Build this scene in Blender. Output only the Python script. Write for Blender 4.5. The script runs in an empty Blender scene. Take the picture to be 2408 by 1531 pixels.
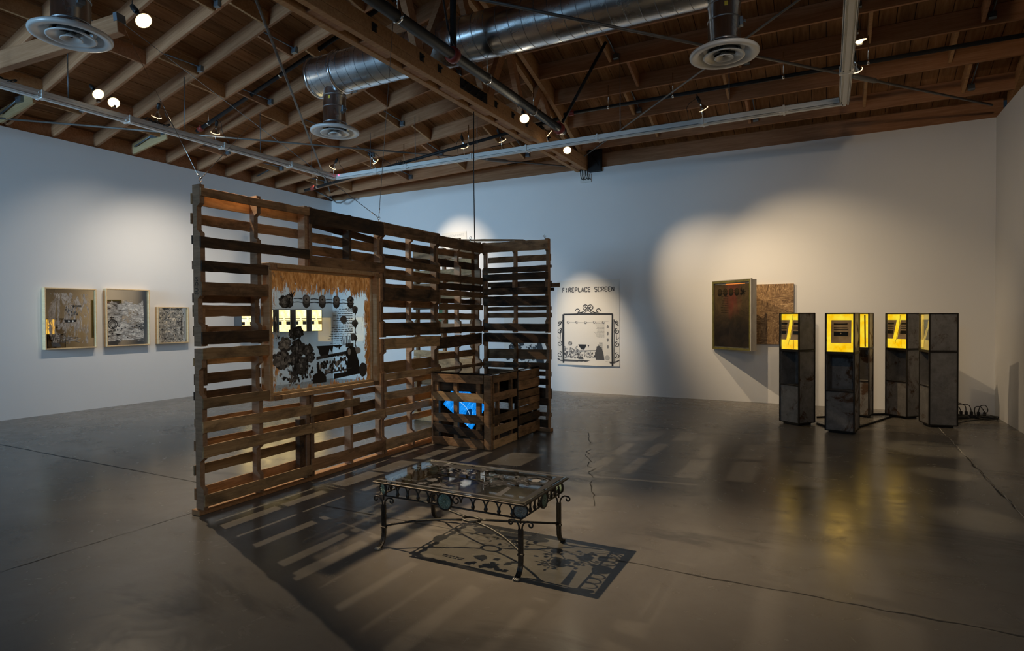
import bpy, bmesh, math, random
from mathutils import Vector, Matrix
PI = math.pi
rnd = random.Random(7)
scene = bpy.context.scene
COL = scene.collection

# ------------------------------------------------------------------ helpers
def V(*a): return Vector(a)

class MB:
    """collects shapes into one mesh"""
    def __init__(self): self.v=[]; self.f=[]; self.mi=[]; self.sm=[]
    def add(self, verts, faces, mi=0, smooth=False):
        n=len(self.v); self.v += [tuple(p) for p in verts]
        for f in faces:
            self.f.append(tuple(i+n for i in f)); self.mi.append(mi); self.sm.append(smooth)
    def box(self, a, b, mi=0, M=None, ch=0.0):
        x0,y0,z0=a; x1,y1,z1=b
        if ch<=0:
            vs=[V(x,y,z) for z in (z0,z1) for y in (y0,y1) for x in (x0,x1)]
            fs=[(0,2,3,1),(4,5,7,6),(0,1,5,4),(2,6,7,3),(0,4,6,2),(1,3,7,5)]
        else:
            # chamfered box
            c=ch; vs=[];
            idx={}
            def vid(p):
                k=tuple(round(q,6) for q in p)
                if k not in idx: idx[k]=len(vs); vs.append(V(*p))
                return idx[k]
            X=(x0,x1);Y=(y0,y1);Z=(z0,z1); fs=[]
            def s(i): return c if i==0 else -c
            pts={}
            for i in (0,1):
                for j in (0,1):
                    for k in (0,1):
                        pts[i,j,k]=(vid((X[i],Y[j]+s(j),Z[k]+s(k))),vid((X[i]+s(i),Y[j],Z[k]+s(k))),vid((X[i]+s(i),Y[j]+s(j),Z[k])))
            for i in (0,1):
                q=[pts[i,0,0][0],pts[i,1,0][0],pts[i,1,1][0],pts[i,0,1][0]]; fs.append(tuple(q if i else q[::-1]))
            for j in (0,1):
                q=[pts[0,j,0][1],pts[0,j,1][1],pts[1,j,1][1],pts[1,j,0][1]]; fs.append(tuple(q if j else q[::-1]))
            for k in (0,1):
                q=[pts[0,0,k][2],pts[1,0,k][2],pts[1,1,k][2],pts[0,1,k][2]]; fs.append(tuple(q if k else q[::-1]))
            for j in (0,1):
                for k in (0,1): fs.append((pts[0,j,k][1],pts[1,j,k][1],pts[1,j,k][2],pts[0,j,k][2]))
            for i in (0,1):
                for k in (0,1): fs.append((pts[i,0,k][0],pts[i,1,k][0],pts[i,1,k][2],pts[i,0,k][2]))
            for i in (0,1):
                for j in (0,1): fs.append((pts[i,j,0][0],pts[i,j,1][0],pts[i,j,1][1],pts[i,j,0][1]))
            for i in (0,1):
                for j in (0,1):
                    for k in (0,1): fs.append(pts[i,j,k])
        if M is not None: vs=[M@p for p in vs]
        self.add(vs,fs,mi)
        return self
    def tube(self, pts, r, n=8, mi=0, caps=True, closed=False):
        pts=[Vector(p) for p in pts]
        m=len(pts); rr=r if isinstance(r,(list,tuple)) else [r]*m
        rings=[]; up=None
        for i,p in enumerate(pts):
            if closed: t=(pts[(i+1)%m]-pts[i-1])
            else: t=(pts[min(i+1,m-1)]-pts[max(i-1,0)])
            if t.length<1e-9: t=V(0,0,1)
            t.normalize()
            if up is None:
                up=V(0,0,1) if abs(t.z)<.9 else V(1,0,0)
            a=t.cross(up)
            if a.length<1e-6: a=t.cross(V(0,1,0))
            a.normalize(); b=a.cross(t).normalized(); up=b
            rings.append([p+(a*math.cos(2*PI*k/n)+b*math.sin(2*PI*k/n))*rr[i] for k in range(n)])
        vs=[q for ring in rings for q in ring]; fs=[]
        for i in range(m if closed else m-1):
            j=(i+1)%m
            for k in range(n): fs.append((i*n+k,i*n+(k+1)%n,j*n+(k+1)%n,j*n+k))
        if caps and not closed: fs += [tuple(range(n))[::-1], tuple((m-1)*n+k for k in range(n))]
        self.add(vs,fs,mi,True); return self
    def bar(self, pts, w, t, side, mi=0):
        """flat strip of section w x t along pts; side = direction of w"""
        pts=[Vector(p) for p in pts]; side=Vector(side).normalized(); vs=[]; m=len(pts)
        for i,p in enumerate(pts):
            d=(pts[min(i+1,m-1)]-pts[max(i-1,0)]).normalized(); nn=d.cross(side).normalized()
            for a,b in ((-1,-1),(1,-1),(1,1),(-1,1)): vs.append(p+side*(a*w/2)+nn*(b*t/2))
        fs=[]
        for i in range(m-1):
            for k in range(4): fs.append((i*4+k,i*4+(k+1)%4,(i+1)*4+(k+1)%4,(i+1)*4+k))
        fs += [(3,2,1,0),tuple((m-1)*4+k for k in range(4))]
        self.add(vs,fs,mi); return self
    def lathe(self, prof, c, axis='z', n=32, mi=0, M=None):
        vs=[]; fs=[]; m=len(prof)
        for r,h in prof:
            for k in range(n):
                a=2*PI*k/n; p=V(r*math.cos(a),r*math.sin(a),h)
                if axis=='x': p=V(p.z,p.x,p.y)
                if axis=='y': p=V(p.x,p.z,p.y)
                if M is not None: p=M@p
                vs.append(Vector(c)+p)
        for i in range(m-1):
            for k in range(n): fs.append((i*n+k,i*n+(k+1)%n,(i+1)*n+(k+1)%n,(i+1)*n+k))
        self.add(vs,fs,mi,True); return self
    def ball(self, c, r, n=12, mi=0, s=(1,1,1)):
        prof=[]; k=max(4,n//2)
        vs=[];fs=[]
        for i in range(k+1):
            a=PI*i/k
            for j in range(n):
                b=2*PI*j/n; vs.append(Vector(c)+V(r*s[0]*math.sin(a)*math.cos(b),r*s[1]*math.sin(a)*math.sin(b),-r*s[2]*math.cos(a)))
        for i in range(k):
            for j in range(n): fs.append((i*n+j,i*n+(j+1)%n,(i+1)*n+(j+1)%n,(i+1)*n+j))
        self.add(vs,fs,mi,True); return self
    def build(self, name, mats, parent=None, M=None, solid=0):
        me=bpy.data.meshes.new(name); me.from_pydata(self.v,[],self.f)
        if not isinstance(mats,(list,tuple)): mats=[mats]
        for m in mats: me.materials.append(m)
        me.polygons.foreach_set('material_index',self.mi); me.polygons.foreach_set('use_smooth',self.sm)
        me.update()
        bm=bmesh.new(); bm.from_mesh(me); bmesh.ops.remove_doubles(bm,verts=bm.verts,dist=1e-5)
        bmesh.ops.recalc_face_normals(bm,faces=bm.faces); bm.to_mesh(me); bm.free()
        o=bpy.data.objects.new(name,me); COL.objects.link(o)
        if parent is not None: o.parent=parent
        if M is not None: o.matrix_local=M
        return o

def tag(o, label, cat, group=None, kind=None):
    if label: o['label']=label
    if cat: o['category']=cat
    if group: o['group']=group
    if kind: o['kind']=kind
    return o
def thing(name, label, cat, loc=(0,0,0), rz=0, group=None):
    o=bpy.data.objects.new(name,None); COL.objects.link(o); o.empty_display_size=.1
    o.location=loc; o.rotation_euler=(0,0,rz); return tag(o,label,cat,group)
def struct(name, mb, m): return tag(mb.build(name,m),None,None,None,'structure')
def dup(root, M, label=None, group=None, parent=None, fresh=True):
    c=root.copy(); COL.objects.link(c); c.parent=parent
    if M is not None: c.matrix_local=M
    if label: c['label']=label
    if group: c['group']=group
    for ch in list(root.children):
        d=ch.copy(); COL.objects.link(d); d.parent=c
        for g in list(ch.children):
            e=g.copy(); COL.objects.link(e); e.parent=d
    return c

# ------------------------------------------------------------------ materials
class NT:
    def __init__(self, name):
        self.m=bpy.data.materials.new(name); self.m.use_nodes=True; self.t=self.m.node_tree; self.t.nodes.clear()
        self.out=self.n('ShaderNodeOutputMaterial')
    def n(self, typ, **kw):
        x=self.t.nodes.new(typ)
        for k,v in kw.items():
            if hasattr(x,k): setattr(x,k,v)
            elif k in x.inputs: x.inputs[k].default_value=v
        return x
    def l(self,a,b): self.t.links.new(a,b)
    def coord(self, scale=(1,1,1), kind='Object', rand=0.0):
        tc=self.n('ShaderNodeTexCoord'); mp=self.n('ShaderNodeMapping'); mp.inputs['Scale'].default_value=scale
        self.l(tc.outputs[kind],mp.inputs['Vector'])
        if rand:
            oi=self.n('ShaderNodeObjectInfo'); mu=self.n('ShaderNodeMath',operation='MULTIPLY'); mu.inputs[1].default_value=rand
            self.l(oi.outputs['Random'],mu.inputs[0]); cb=self.n('ShaderNodeCombineXYZ')
            for i in range(3): self.l(mu.outputs[0],cb.inputs[i])
            self.l(cb.outputs[0],mp.inputs['Location'])
        return mp.outputs['Vector']
    def noise(self, vec, scale=5, detail=4, rough=.55, dist=0):
        x=self.n('ShaderNodeTexNoise'); x.inputs['Scale'].default_value=scale; x.inputs['Detail'].default_value=detail
        x.inputs['Roughness'].default_value=rough; x.inputs['Distortion'].default_value=dist
        self.l(vec,x.inputs['Vector']); return x.outputs['Fac']
    def ramp(self, fac, stops, interp='LINEAR'):
        r=self.n('ShaderNodeValToRGB'); e=r.color_ramp; e.interpolation=interp
        while len(e.elements)<len(stops): e.elements.new(.5)
        for el,(p,c) in zip(e.elements,stops):
            el.position=p; el.color=(c[0],c[1],c[2],1) if isinstance(c,(tuple,list)) else (c,c,c,1)
        self.l(fac,r.inputs['Fac']); return r.outputs['Color']
    def mix(self, fac, a, b, blend='MIX'):
        x=self.n('ShaderNodeMix',data_type='RGBA',blend_type=blend)
        for s,v in (('A',a),('B',b)):
            i=[q for q in x.inputs if q.name==s and q.type=='RGBA'][0]
            if isinstance(v,(tuple,list)): i.default_value=(v[0],v[1],v[2],1)
            else: self.l(v,i)
        i=[q for q in x.inputs if q.name=='Factor' and q.type=='VALUE'][0]
        if isinstance(fac,(int,float)): i.default_value=fac
        else: self.l(fac,i)
        return [q for q in x.outputs if q.type=='RGBA'][0]
    def bsdf(self, color, rough=.6, metal=0, spec=.5, bump=None, bs=.2, bd=.01, coat=0):
        b=self.n('ShaderNodeBsdfPrincipled')
        for k,v in (('Base Color',color),('Roughness',rough),('Metallic',metal),('Specular IOR Level',spec)):
            if isinstance(v,(int,float)): b.inputs[k].default_value=v
            elif isinstance(v,(tuple,list)): b.inputs[k].default_value=(v[0],v[1],v[2],1)
            else: self.l(v,b.inputs[k])
        if coat: b.inputs['Coat Weight'].default_value=coat
        if bump is not None:
            bn=self.n('ShaderNodeBump'); bn.inputs['Strength'].default_value=bs; bn.inputs['Distance'].default_value=bd
            self.l(bump,bn.inputs['Height']); self.l(bn.outputs[0],b.inputs['Normal'])
        return b.outputs[0]
    def done(self, sh): self.l(sh,self.out.inputs['Surface']); return self.m

def plain(name,c,rough=.6,metal=0,spec=.5): 
    t=NT(name); return t.done(t.bsdf(c,rough,metal,spec))
def emit(name,c,s):
    t=NT(name); e=t.n('ShaderNodeEmission'); e.inputs['Color'].default_value=(*c,1); e.inputs['Strength'].default_value=s; return t.done(e.outputs[0])

def wood(name, cols, stain=.35, stain_col=(.035,.027,.02), rough=.75, grain=(2.2,30,30), rand=40, stain_scale=3.5, vary=.45, nails=False):
    t=NT(name)
    v=t.coord(grain,rand=rand); g=t.noise(v,1.6,6,.6,.6)
    base=t.ramp(g,[(.25,cols[0]),(.5,cols[1]),(.75,cols[2])])
    oi=t.n('ShaderNodeObjectInfo')
    br=t.ramp(oi.outputs['Random'],[(0,1-vary),(1,1+vary*.6)])
    base=t.mix(1.0,base,br,'MULTIPLY')
    v2=t.coord((1,2.2,2.2),rand=rand); s=t.noise(v2,stain_scale,5,.65,.4)
    sm=t.ramp(s,[(.5-.12*stain,0),(.64,1)] if stain>.2 else [(.56,0),(.75,1)])
    sf=t.n('ShaderNodeMath',operation='MULTIPLY'); sf.inputs[1].default_value=min(1,stain*1.6)
    t.l(sm,sf.inputs[0])
    col=t.mix(sf.outputs[0],base,stain_col)
    return t.done(t.bsdf(col,rough,0,.3,g,.35,.004))

W_DARK=wood('dark_stained_pallet_wood',[(.09,.05,.028),(.15,.085,.045),(.22,.13,.07)],.65)
W_MID=wood('brown_pallet_wood',[(.25,.135,.065),(.38,.215,.105),(.5,.3,.16)],.4)
W_LITE=wood('tan_pallet_wood',[(.48,.29,.14),(.62,.4,.2),(.74,.51,.28)],.35)
W_STR=wood('stringer_wood',[(.32,.19,.11),(.44,.275,.165),(.54,.35,.22)],.22,(.1,.08,.06))
W_PINE=wood('fresh_pine',[(.55,.3,.13),(.66,.4,.2),(.74,.5,.28)],.08,(.3,.16,.08),.6,vary=.12)
W_BLOND=wood('blond_frame_wood',[(.62,.42,.22),(.72,.52,.29),(.8,.6,.36)],.02,(.4,.25,.1),.5,vary=.08)
W_BASE=wood('base_timber_wood',[(.4,.2,.09),(.52,.29,.14),(.6,.36,.19)],.12,(.2,.1,.05),vary=.1)
W_JOIST=wood('joist_wood',[(.3,.135,.06),(.42,.205,.1),(.52,.28,.15)],.1,(.22,.13,.08),grain=(1.2,22,22),vary=.22)
W_BEAM=wood('glued_beam_wood',[(.34,.17,.07),(.46,.25,.11),(.55,.33,.16)],.15,(.16,.09,.05),grain=(1.0,25,25),vary=.15)
W_NEW=wood('new_lumber',[(.42,.28,.13),(.5,.35,.18),(.56,.42,.24)],.05,(.4,.25,.12),vary=.1)

def m_ceiling():
    t=NT('roof_boards'); v=t.coord((12,1.2,3)); g=t.noise(v,2.0,6,.6,.4)
    # board tone changes board by board across x
    tc=t.n('ShaderNodeTexCoord'); sx=t.n('ShaderNodeSeparateXYZ'); t.l(tc.outputs['Object'],sx.inputs[0])
    d=t.n('ShaderNodeMath',operation='DIVIDE'); d.inputs[1].default_value=.2; t.l(sx.outputs['X'],d.inputs[0])
    fl=t.n('ShaderNodeMath',operation='FLOOR'); t.l(d.outputs[0],fl.inputs[0])
    wn=t.n('ShaderNodeTexWhiteNoise',noise_dimensions='1D'); t.l(fl.outputs[0],wn.inputs['W'])
    tone=t.ramp(wn.outputs['Value'],[(0,.72),(1,1.15)])
    base=t.ramp(g,[(.3,(.22,.105,.045)),(.55,(.32,.16,.07)),(.8,(.4,.22,.11))])
    return t.done(t.bsdf(t.mix(1.0,base,tone,'MULTIPLY'),.8,0,.2,g,.2,.003))
M_ROOF=m_ceiling()

def m_wall():
    t=NT('white_painted_drywall'); v=t.coord((1,1,1)); n=t.noise(v,160,3,.6); n2=t.noise(v,.6,3)
    c=t.ramp(n2,[(.3,(.76,.76,.765)),(.7,(.8,.8,.8))])
    return t.done(t.bsdf(c,.85,0,.2,n,.06,.002))
M_WALL=m_wall()

def m_floor():
    t=NT('polished_concrete'); v=t.coord((1,1,1))
    a=t.noise(v,.55,6,.6,.8); b=t.noise(v,3.5,6,.7,1.2); c=t.noise(v,40,4,.7)
    base=t.ramp(a,[(.3,(.12,.108,.093)),(.5,(.16,.146,.127)),(.7,(.2,.184,.162))])
    base=t.mix(t.ramp(b,[(.35,.0),(.8,.5)]),base,(.12,.108,.095))
    base=t.mix(t.ramp(c,[(.62,0),(.75,.5)]),base,(.08,.075,.068))
    # old worn stains
    vs=t.coord((.45,1.3,1)); s=t.noise(vs,1.3,6,.62,.5)
    base=t.mix(t.ramp(s,[(.57,0),(.66,.6)]),base,(.05,.048,.046))
    r=t.ramp(b,[(.3,.17),(.7,.3)])
    return t.done(t.bsdf(base,r,0,.13,c,.04,.002))
M_FLOOR=m_floor()
M_CRACK=plain('joint_dark',(.05,.047,.043),.8)
M_CRACKL=plain('joint_light_dust',(.5,.47,.42),.8)

def m_metal(name,c1,c2,rough=.35,metal=1,scale=6,stretch=(1,1,1),bs=.15):
    t=NT(name); v=t.coord(stretch); n=t.noise(v,scale,6,.65,.5)
    return t.done(t.bsdf(t.ramp(n,[(.3,c1),(.7,c2)]),t.ramp(n,[(.3,max(.02,rough-.08)),(.7,rough+.1)]),metal,.5,n,bs,.004))
M_DUCT=m_metal('galvanized_spiral_duct',(.6,.62,.64),(.8,.82,.84),.24,1,1.6,(1,1,1),.25)
M_DUCTSEAM=plain('duct_seam',(.3,.31,.33),.4,1)
M_DIFF=plain('diffuser_grey_paint',(.62,.63,.63),.35,.1)
M_BLACK=plain('black_iron',(.012,.012,.013),.6,0,.3)
M_RED=plain('red_coupling_paint',(.25,.03,.02),.5)
M_TRACK=plain('white_track_enamel',(.68,.68,.66),.35)
M_CHROME=plain('chrome',(.75,.72,.68),.12,1)
M_CORD=plain('black_cord_rubber',(.012,.012,.012),.5)
M_STEELROD=m_metal('tie_rod_steel',(.14,.13,.12),(.24,.22,.2),.5,.6)
M_GALV=plain('galvanized_hardware',(.2,.24,.28),.45,.7)
M_IRON=m_metal('aged_wrought_iron',(.05,.047,.042),(.12,.11,.1),.42,.85,30)
M_PATINA=m_metal('green_patina',(.2,.3,.22),(.42,.52,.42),.6,.1,60)
M_SILVERP=m_metal('pale_worn_metal',(.4,.38,.33),(.6,.58,.5),.5,.3,60)
M_YEL=plain('yellow_sticker',(.75,.55,.05),.6)
def m_rust():
    t=NT('rusty_mill_steel'); v=t.coord((1,1,1),rand=9); n=t.noise(v,2.6,7,.7,1.0); n2=t.noise(v,9,6,.7)
    base=t.ramp(n2,[(.3,(.16,.15,.14)),(.7,(.3,.28,.26))])
    f=t.ramp(n,[(.54,0),(.62,1)])
    col=t.mix(f,base,(.09,.045,.022))
    return t.done(t.bsdf(col,t.mix(f,(.42,.42,.42),(.8,.8,.8)),.12,.5,n2,.15,.003))
M_MILL=m_rust()
M_EDGE=plain('dark_steel_edge',(.03,.024,.018),.5,.5)
def m_glow(name,lo,hi,s,scale=9,kind='Object'):
    t=NT(name); v=t.coord((1,1,1)); n=t.noise(v,scale,4,.6)
    e=t.n('ShaderNodeEmission'); e.inputs['Strength'].default_value=s
    t.l(t.ramp(n,[(.35,lo),(.65,hi)]),e.inputs['Color']); return t.done(e.outputs[0])
M_GLOW=m_glow('backlit_amber_film',(1.0,.5,.0),(1.0,.72,.04),1.25)
M_GLOWDIM=m_glow('backlit_amber_film_dimmer',(.75,.42,.04),(.9,.6,.1),.75)
M_GLOWHOT=m_glow('hot_lamp_film',(1.0,.68,.2),(1.0,.85,.42),2.6)
M_PRINTBR=m_glow('backlit_brown_print',(.11,.055,.018),(.24,.13,.055),.9,5)
M_PRINTBK=plain('black_print_bar',(.012,.008,.005),.7)
M_BULB=emit('bulb_filament_glow',(1,.86,.62),60)
M_BULBDIM=emit('bulb_rim_glow',(1,.72,.38),2.5)
M_BULBSLIT=emit('bulb_side_glow',(1,.9,.7),14)
M_LED=emit('red_pilot_light',(1,.05,.12),6)

def thin_glass(name, tint=(.9,.93,.92), refl=.9, base=.04):
    t=NT(name); tr=t.n('ShaderNodeBsdfTransparent'); tr.inputs['Color'].default_value=(*tint,1)
    gl=t.n('ShaderNodeBsdfGlossy'); gl.inputs['Roughness'].default_value=.02
    lw=t.n('ShaderNodeLayerWeight'); lw.inputs['Blend'].default_value=.5
    pw_=t.n('ShaderNodeMath',operation='POWER'); pw_.inputs[1].default_value=3.2; t.l(lw.outputs['Facing'],pw_.inputs[0])
    fr=t.n('ShaderNodeMath',operation='MULTIPLY_ADD'); fr.inputs[1].default_value=.55; fr.inputs[2].default_value=.03; t.l(pw_.outputs[0],fr.inputs[0])
    mx=t.n('ShaderNodeMixShader'); t.l(fr.outputs[0],mx.inputs[0]); t.l(tr.outputs[0],mx.inputs[1]); t.l(gl.outputs[0],mx.inputs[2])
    return t.done(mx.outputs[0])
M_GLASS=thin_glass('clear_thin_glass')
M_TGLASS=thin_glass('table_glass',(.88,.9,.88))

def alpha_paint(name, cols, scale, lo, hi, stretch=(1,1,1), rough=.6, grad=None, trans=.35, glossy=.0):
    """patchy paint: opaque where a noise is high, clear elsewhere. grad=(axis,[(pos,add)...]) adds by object coordinate"""
    t=NT(name); v=t.coord(stretch); n=t.noise(v,scale,7,.7,1.0)
    fac=n
    if grad:
        tc=t.n('ShaderNodeTexCoord'); sp=t.n('ShaderNodeSeparateXYZ'); t.l(tc.outputs['Object'],sp.inputs[0])
        tot=None
        for ax,(a,b,amt) in grad:
            mr=t.n('ShaderNodeMapRange'); mr.inputs['From Min'].default_value=a; mr.inputs['From Max'].default_value=b
            mr.inputs['To Min'].default_value=0; mr.inputs['To Max'].default_value=amt
            t.l(sp.outputs[ax],mr.inputs['Value'])
            if tot is None: tot=mr.outputs[0]
            else:
                m=t.n('ShaderNodeMath',operation='MAXIMUM'); t.l(tot,m.inputs[0]); t.l(mr.outputs[0],m.inputs[1]); tot=m.outputs[0]
        ad=t.n('ShaderNodeMath',operation='ADD'); t.l(n,ad.inputs[0]); t.l(tot,ad.inputs[1]); fac=ad.outputs[0]
    mask=t.ramp(fac,[(lo,0),(hi,1)])
    n2=t.noise(t.coord(stretch),scale*2.1,6,.7,.6)
    c=t.ramp(n2,[(.3,cols[0]),(.5,cols[1]),(.7,cols[2])])
    d=t.bsdf(c,rough,0,.4)
    tl=t.n('ShaderNodeBsdfTranslucent'); t.l(c,tl.inputs['Color'])
    m1=t.n('ShaderNodeMixShader'); m1.inputs[0].default_value=trans; t.l(d,m1.inputs[1]); t.l(tl.outputs[0],m1.inputs[2])
    tr=t.n('ShaderNodeBsdfTransparent'); m2=t.n('ShaderNodeMixShader')
    t.l(mask,m2.inputs[0]); t.l(tr.outputs[0],m2.inputs[1]); t.l(m1.outputs[0],m2.inputs[2])
    return t.done(m2.outputs[0])

# ------------------------------------------------------------------ room numbers (metres)
XL,XR,YB,YF=-10.626,2.122,10.879,-4.88
H=4.281; XT=-4.17
def zT(y): return 6.1-.0278*(y-3)**2            # underside of joists at the truss line and the right bay
def zR(x,y):                                       # underside of joists anywhere
    if x>=XT: return zT(y)
    k=(x-XL)/(XT-XL); return 4.3+(zT(y)-4.3)*k

# ------------------------------------------------------------------ shell
struct('floor',MB().box((XL-.3,YF-.3,-.2),(XR+.3,YB+.3,0)),M_FLOOR)
struct('wall_left',MB().box((XL-.15,YF-.15,0),(XL,YB,H)),M_WALL)
struct('wall_back',MB().box((XL-.15,YB,0),(XR+.15,YB+.15,H)),M_WALL)
struct('wall_right',MB().box((XR,YF-.15,0),(XR+.15,YB,H)),M_WALL)
# front wall (behind the camera) with a wide glazed opening on its left half
wx0,wx1,wz0,wz1=-10.3,-7.3,.9,4.0
wf=MB(); wf.box((XL-.15,YF-.15,0),(wx0,YF,H+2.2)); wf.box((wx1,YF-.15,0),(XR+.15,YF,H+2.2))
wf.box((wx0,YF-.15,0),(wx1,YF,wz0)); wf.box((wx0,YF-.15,wz1),(wx1,YF,H+2.2)); struct('wall_front',wf,M_WALL)
wn=MB()
for k in range(5):
    x=wx0+(wx1-wx0)*k/4; wn.box((x-.03,YF-.12,wz0),(x+.03,YF-.04,wz1))
wn.box((wx0,YF-.12,wz0),(wx1,YF-.04,wz0+.06)); wn.box((wx0,YF-.12,wz1-.06),(wx1,YF-.04,wz1)); struct('window_1',wn,M_BLACK)
# rim boards closing the roof edge above the walls
def rim(name,x0,x1,y0,y1,ztop):
    m=MB(); vs=[]
    m.box((x0,y0,H-.05),(x1,y1,ztop)); return struct(name,m,W_JOIST)
rim('trim_1',XL-.13,XL-.09,YF,YB,4.62)
rim('trim_2',XL-.1,XR+.1,YB+.10,YB+.14,4.78)
m=MB()
ys=[YF+(YB+.15-YF)*i/40 for i in range(41)]
vs=[];fs=[]
for y in ys:
    for z in (H-.05,zT(y)+.28):
        vs += [V(XR+.3,y,z),V(XR+.34,y,z)]
for i in range(40):
    a=i*4; b=a+4
    fs += [(a,a+2,b+2,b),(a+1,b+1,b+3,a+3),(a+2,a+3,b+3,b+2),(a,b,b+1,a+1)]
m.add(vs,fs); struct('trim_3',m,plain('dark_gable_panel',(.02,.016,.013),.8))

# roof boards running along y, laid on the joists (0.2 m pitch, open dark joints)
m=MB(); n=0; x=XL-.2; N=26
while x<XR+.35:
    x1=min(x+.192,XR+.36); vs=[];fs=[]
    yy=[YF-.15+(YB+.15-YF+.15)*i/N for i in range(N+1)]
    off=rnd.uniform(-.002,.002)
    for y in yy:
        for xx in (x,x1):
            z=zR(max(xx,XL),y)+.24+off; vs += [V(xx,y,z),V(xx,y,z+.022)]
    for i in range(N):
        a=i*4;b=a+4
        fs += [(a,a+2,b+2,b),(a+1,b+1,b+3,a+3),(a,b,b+1,a+1),(a+2,a+3,b+3,b+2)]
    m.add(vs,fs); x+=.2
ceil=struct('ceiling',m,M_ROOF)
m=MB(); vs=[];fs=[]; xs=[XL-.25,XT,XR+.4]
for y in yy:
    for xx in xs: vs.append(V(xx,y,zR(max(xx,XL),y)+.275))
for i in range(N):
    for k in range(2): a=i*3+k; fs.append((a,a+1,a+4,a+3))
n=len(vs); vs+= [v+V(0,0,.05) for v in vs]; fs+=[tuple(q+n for q in f) for f in fs]
m.add(vs,fs); struct('trim_4',m,plain('roofing_felt_black',(.006,.005,.004),.9))

# floor joints and cracks
def ribbon(pts,w,z=.0015,jit=0,mi=0,m=None):
    m=m or MB(); vs=[];fs=[]
    for i,(x,y) in enumerate(pts):
        a=pts[max(i-1,0)]; b=pts[min(i+1,len(pts)-1)]; d=V(b[0]-a[0],b[1]-a[1],0).normalized(); nn=V(-d.y,d.x,0)
        ww=w*(1+rnd.uniform(-jit,jit)); vs += [V(x,y,z)+nn*ww/2,V(x,y,z)-nn*ww/2]
    for i in range(len(pts)-1): a=2*i; fs.append((a,a+1,a+3,a+2))
    m.add(vs,fs,mi); return m
def wander(a,b,n,amp):
    out=[]; 
    for i in range(n+1):
        t=i/n; k=amp*math.sin(PI*t)
        out.append((a[0]+(b[0]-a[0])*t+rnd.uniform(-k,k),a[1]+(b[1]-a[1])*t+rnd.uniform(-k,k)))
    return out
m=MB()
ribbon(wander((XL,3.44),(-4.3,3.435),60,.006),.012,.0015,.5,0,m)
ribbon(wander((-4.1,3.45),(XR,3.5),60,.012),.008,.0015,.8,0,m)
ribbon(wander((1.26,YB),(1.24,YF),90,.02),.010,.0015,.8,0,m)
ribbon(wander((1.272,10.2),(1.252,4.0),50,.012),.006,.0018,.8,1,m)
ribbon(wander((-4.25,3.0),(-4.32,YF),60,.015),.008,.0015,.9,0,m)
ribbon(wander((-2.7,7.2),(-1.6,4.4),40,.05),.006,.0015,.8,0,m)
struct('trim_5',m,[M_CRACK,M_CRACKL])

# ------------------------------------------------------------------ joists, blocking, truss
JY=[5.02+.61*k for k in range(-17,10)]; JY=[y for y in JY if y<10.75 and y>YF]
def beam_mesh(L,w,h,M=None): return MB().box((0,-w/2,0),(L,w/2,h),ch=.004)
JG={'l':'sloping roof joists over the left bay','r':'level roof joists over the right bay'}
ordn=['first','second','third','fourth','fifth','sixth','seventh','eighth','ninth','tenth','eleventh','twelfth']
vis=[y for y in JY if y>2.6]
for i,y in enumerate(sorted(vis,reverse=True)):
    for side in 'lr':
        if side=='l':
            a=V(XL-.08,y,zR(XL,y)); b=V(XT-.12,y,zT(y))
        else:
            a=V(XT+.12,y,zT(y)); b=V(XR+.3,y,zT(y))
        d=b-a; L=d.length
        o=beam_mesh(L,.042,.24).build('roof_joist',W_JOIST)
        o.matrix_world=Matrix.Translation(a)@Matrix.Rotation(-math.atan2(d.z,d.x),4,'Y')
        lab=('wooden roof joist sloping from left wall to truss, %s from back wall' if side=='l' else 'level wooden roof joist right of the truss, %s from back wall')%ordn[i%12]
        if i>=12: lab=lab.replace('back wall','back wall counting past twelve')
        tag(o,lab,'joist',JG[side])
# joists over the camera, behind it
for y in [q for q in JY if q<=2.6]:
    pass
m=MB()
for y in [q for q in JY if q<=2.6 and q>-3]:
    m.box((XT+.12,y-.02,zT(y)),(XR+.3,y+.02,zT(y)+.24))
    vs=[V(xx,y+s*.02,zz+dz) for (xx,zz) in ((XL,4.3),(XT-.12,zT(y))) for s in (-1,1) for dz in (0,.24)]
    m.add(vs,[(0,1,3,2),(4,6,7,5),(0,4,5,1),(2,3,7,6),(0,2,6,4),(1,5,7,3)])
struct('trim_6',m,W_JOIST)
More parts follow.
